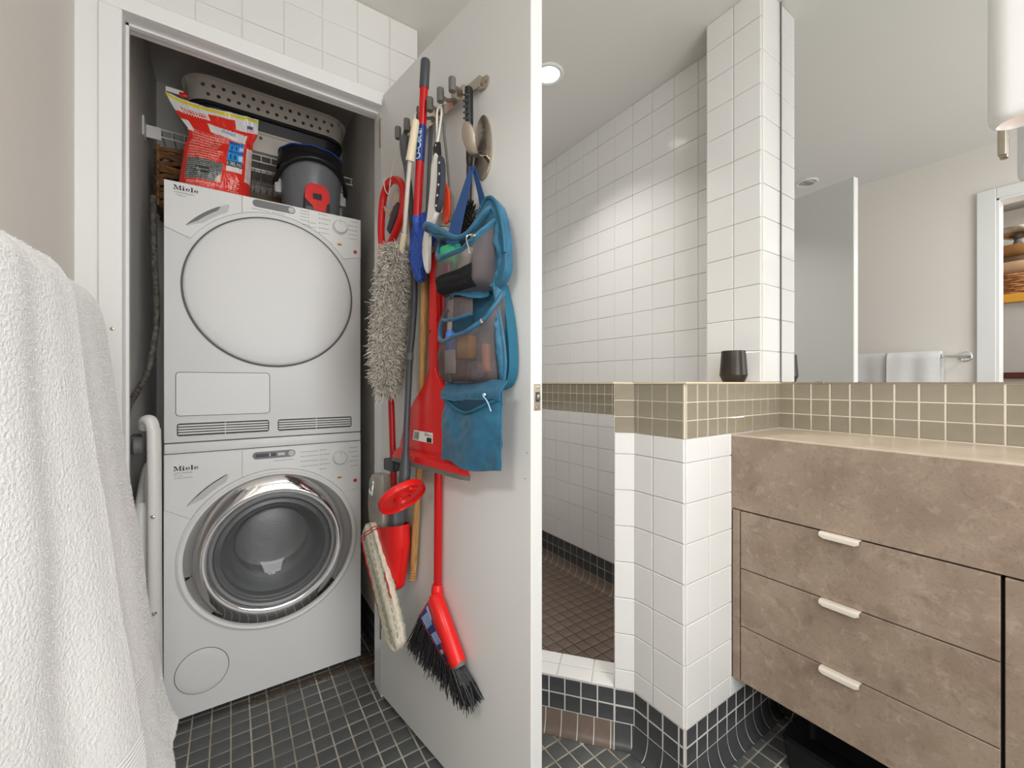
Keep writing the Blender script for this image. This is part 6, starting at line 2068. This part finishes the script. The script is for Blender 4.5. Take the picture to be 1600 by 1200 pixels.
# middle pocket
M2 = [(0, 1.262), (0.08, 1.235), (0.20, 1.196), (0.36, 1.186), (0.55, 1.200), (0.74, 1.224), (0.90, 1.252), (1, 1.275)]
f2 = pocket(0.462, 0.684, 0.036, 0.092, 1.082, M2, 7.0, 0.10)
b = B()
b.shell(f2, 56, 28, 0.0012)
p2 = dpart('middle_pocket', b, M_NET, tb_, angle=80, label='smoky mesh pocket full of small things')
dpart('pocket_edging', B().tube([f2(k / 56, 1.0) for k in range(57)], 0.0056, 8), M_TEAL, p2)
dpart('zip_slider', B().blob(f2(0.70, 1.0), (0.006, 0.006, 0.008), 12, 8), M_NICKEL, p2)
M3 = [(0, 1.300), (0.3, 1.290), (0.6, 1.292), (1, 1.300)]
b = B()
b.shell(lambda u, v: d(0.482 + 0.120 * u, 0.062 + 0.020 * math.sin(PI * u), 1.288 - 0.042 * v - 0.010 * math.sin(PI * u) * v), 20, 10, 0.0012)
ip = dpart('inner_pocket', b, M_NET, p2, angle=80)
dpart('inner_edging', B().tube([d(0.482 + 0.120 * u, 0.063 + 0.020 * math.sin(PI * u), 1.246 - 0.010 * math.sin(PI * u)) for u in [k / 20 for k in range(21)]], 0.0042, 8), M_TEAL, ip)
b = B()
b.shell(lambda u, v: d(0.474 + 0.170 * u, 0.050 + 0.038 * math.sin(PI * min(1, u * 1.05)) * (0.4 + 0.6 * v) + wob(u * 1.5, v, 1.2), 1.336 - 0.050 * v - 0.006 * math.sin(u * 9)), 30, 12, 0.002)
dpart('pleated_yoke', b, M_TEAL, p2, angle=70)
# padded right side of the middle section
b = B()
sg = catmull([(0.655, 0, 1.320), (0.676, 0, 1.270), (0.690, 0, 1.21), (0.696, 0, 1.15), (0.694, 0, 1.105), (0.678, 0, 1.078), (0.655, 0, 1.075), (0.648, 0, 1.15), (0.646, 0, 1.25)], 5, closed=True)
b.prism([(p.x, p.z) for p in sg], -0.034, -0.006, bev=0.007, seg=3)
sdp = dpart('side_panel', b, M_TEALD, tb_, angle=60)
dpart('side_zip', B().tube(catmull([d(0.660, 0.050, 1.315), d(0.678, 0.052, 1.255), d(0.694, 0.052, 1.19), d(0.698, 0.048, 1.13), d(0.690, 0.046, 1.086)], 6), 0.0046, 8), M_TEAL, sdp)
b = B()
b.shell(lambda u, v: Vector(catmull([d(0.660, 0.050, 1.315), d(0.678, 0.052, 1.255), d(0.694, 0.052, 1.19), d(0.698, 0.048, 1.13), d(0.690, 0.046, 1.086)], 5)[int(v * 20)]) * (1 - u) + Vector(f2(1.0 - 0.10 * math.sin(PI * v), 1 - v)) * u + Vector((0, -0.006 * math.sin(PI * u) + wob(u, v), 0)), 8, 20, 0.002)
dpart('side_gusset', b, M_TEAL, sdp, angle=70)
item('blue_cap_bottle', 'bright blue cap inside the middle mesh pocket', 'bottle', B().tube([d(0.511, 0.0605, 1.145), d(0.511, 0.0605, 1.185), d(0.511, 0.0605, 1.208), d(0.511, 0.0605, 1.215)], [0.0125, 0.013, 0.012, 0.007], 16), M_BLUEI)
item('amber_box', 'amber carton showing through the middle mesh pocket', 'box', B().box(0.566, 0.612, -0.0815, -0.058, 1.142, 1.194, 0.003), M_ORANGEI)
item('brown_packet', 'brown wrapped packet at the bottom of the middle mesh pocket', 'packet', B().blob(d(0.545, 0.061, 1.116), (0.036, 0.013, 0.023), 16, 10, 0.8), mat('brown_wrap', rgb(150, 120, 110), 0.5, var=rgb(90, 66, 62), vscale=60))
item('lilac_packet', 'lilac packet at the right of the middle mesh pocket', 'packet', B().blob(d(0.611, 0.061, 1.114), (0.026, 0.013, 0.022), 16, 10, 0.8), mat('lilac_wrap', rgb(150, 156, 190), 0.5, var=rgb(70, 66, 80), vscale=50))
item('white_sachet', 'white printed sachet standing in the middle mesh pocket', 'sachet', B().box(0.512, 0.556, -0.0800, -0.0760, 1.108, 1.165, 0.0015), M_LABELW)
item('coral_tube', 'coral coloured tube in the middle mesh pocket', 'tube', B().tube([d(0.650, 0.060, 1.112), d(0.648, 0.060, 1.172)], [0.0105, 0.0100], 14), mat('coral_tube', rgb(222, 130, 96), 0.5))

# bottom flat pouch
b = B()
TL, TR = [(0, 0.496), (0.5, 0.493), (1, 0.483)], [(0, 0.712), (0.5, 0.709), (1, 0.706)]


def f3(u, v, k=1):
    t_ = interp(TL, v) * (1 - u) + interp(TR, v) * u
    belly = (max(0, 1 - abs(2 * u - 1) ** 3)) ** 0.6 * math.sin(PI * min(1, 0.12 + 0.80 * v))
    fold = 0.004 * math.sin(9 * u + 4 * v) * v + 0.007 * noise.noise(Vector((u * 3.2 + v, v * 3, 6.0))) + 0.003 * noise.noise(Vector((u * 9, v * 8 + u * 5, 9.0)))
    z = 1.072 - 0.178 * v - 0.006 * math.sin(PI * u) * v + 0.004 * math.sin(u * 8) * v
    return d(t_, 0.070 + k * (0.016 * belly + fold * min(1, v * 5)), z)


b.shell(lambda u, v: f3(u, 0.04 + 0.96 * v), 44, 36, 0.002)
p3 = dpart('bottom_pouch', b, M_TEAL, tb_, angle=75)
b = B()
b.shell(lambda u, v: Vector(f3(u, 0.02 + 0.98 * v, -0.5)) + Vector((0, 0.002, 0)), 20, 16, 0.002)
dpart('pouch_back', b, M_TEAL, p3, angle=75)
b = B()
b.shell(lambda u, v: d(0.500 + 0.218 * u, 0.060 + 0.022 * min(1, 1.6 * v) + wob(u, v), 1.089 - 0.042 * v - 0.004 * math.sin(6 * u)), 24, 8, 0.003)
dpart('pouch_flap', b, M_TEAL, p3, angle=70)
b = B()
mo = [f3(k / 30, 0.13 + 0.16 * math.sin(PI * min(1, max(0, (k / 30 - 0.02) / 0.96))) ** 1.2) for k in range(31)]
b.tube([Vector(p) + Vector((0, -0.003, 0)) for p in mo], 0.0034, 7)
dpart('pouch_edging', b, M_TEALD, p3)
b = B()
top_ = [Vector(f3(k / 30, 0.13)) + Vector((0, -0.0015, 0)) for k in range(31)]
A = [b.v(p) for p in top_]
C = [b.v(Vector(p) + Vector((0, -0.0018, 0))) for p in mo]
for i in range(30):
    b.f([A[i], A[i + 1], C[i + 1], C[i]])
dpart('pouch_opening', b, mat('dark_teal_lining', rgb(22, 58, 80), 0.8), p3, recalc=False)
dpart('snap', B().blob(d(0.676, 0.088, 1.060), (0.006, 0.005, 0.005), 12, 8), M_CHROME, p3)
dpart('zip_cord', B().tube(catmull([d(0.676, 0.092, 1.058), d(0.690, 0.091, 1.045), d(0.698, 0.088, 1.025)], 4), 0.0013, 6), M_LABELLB, p3)
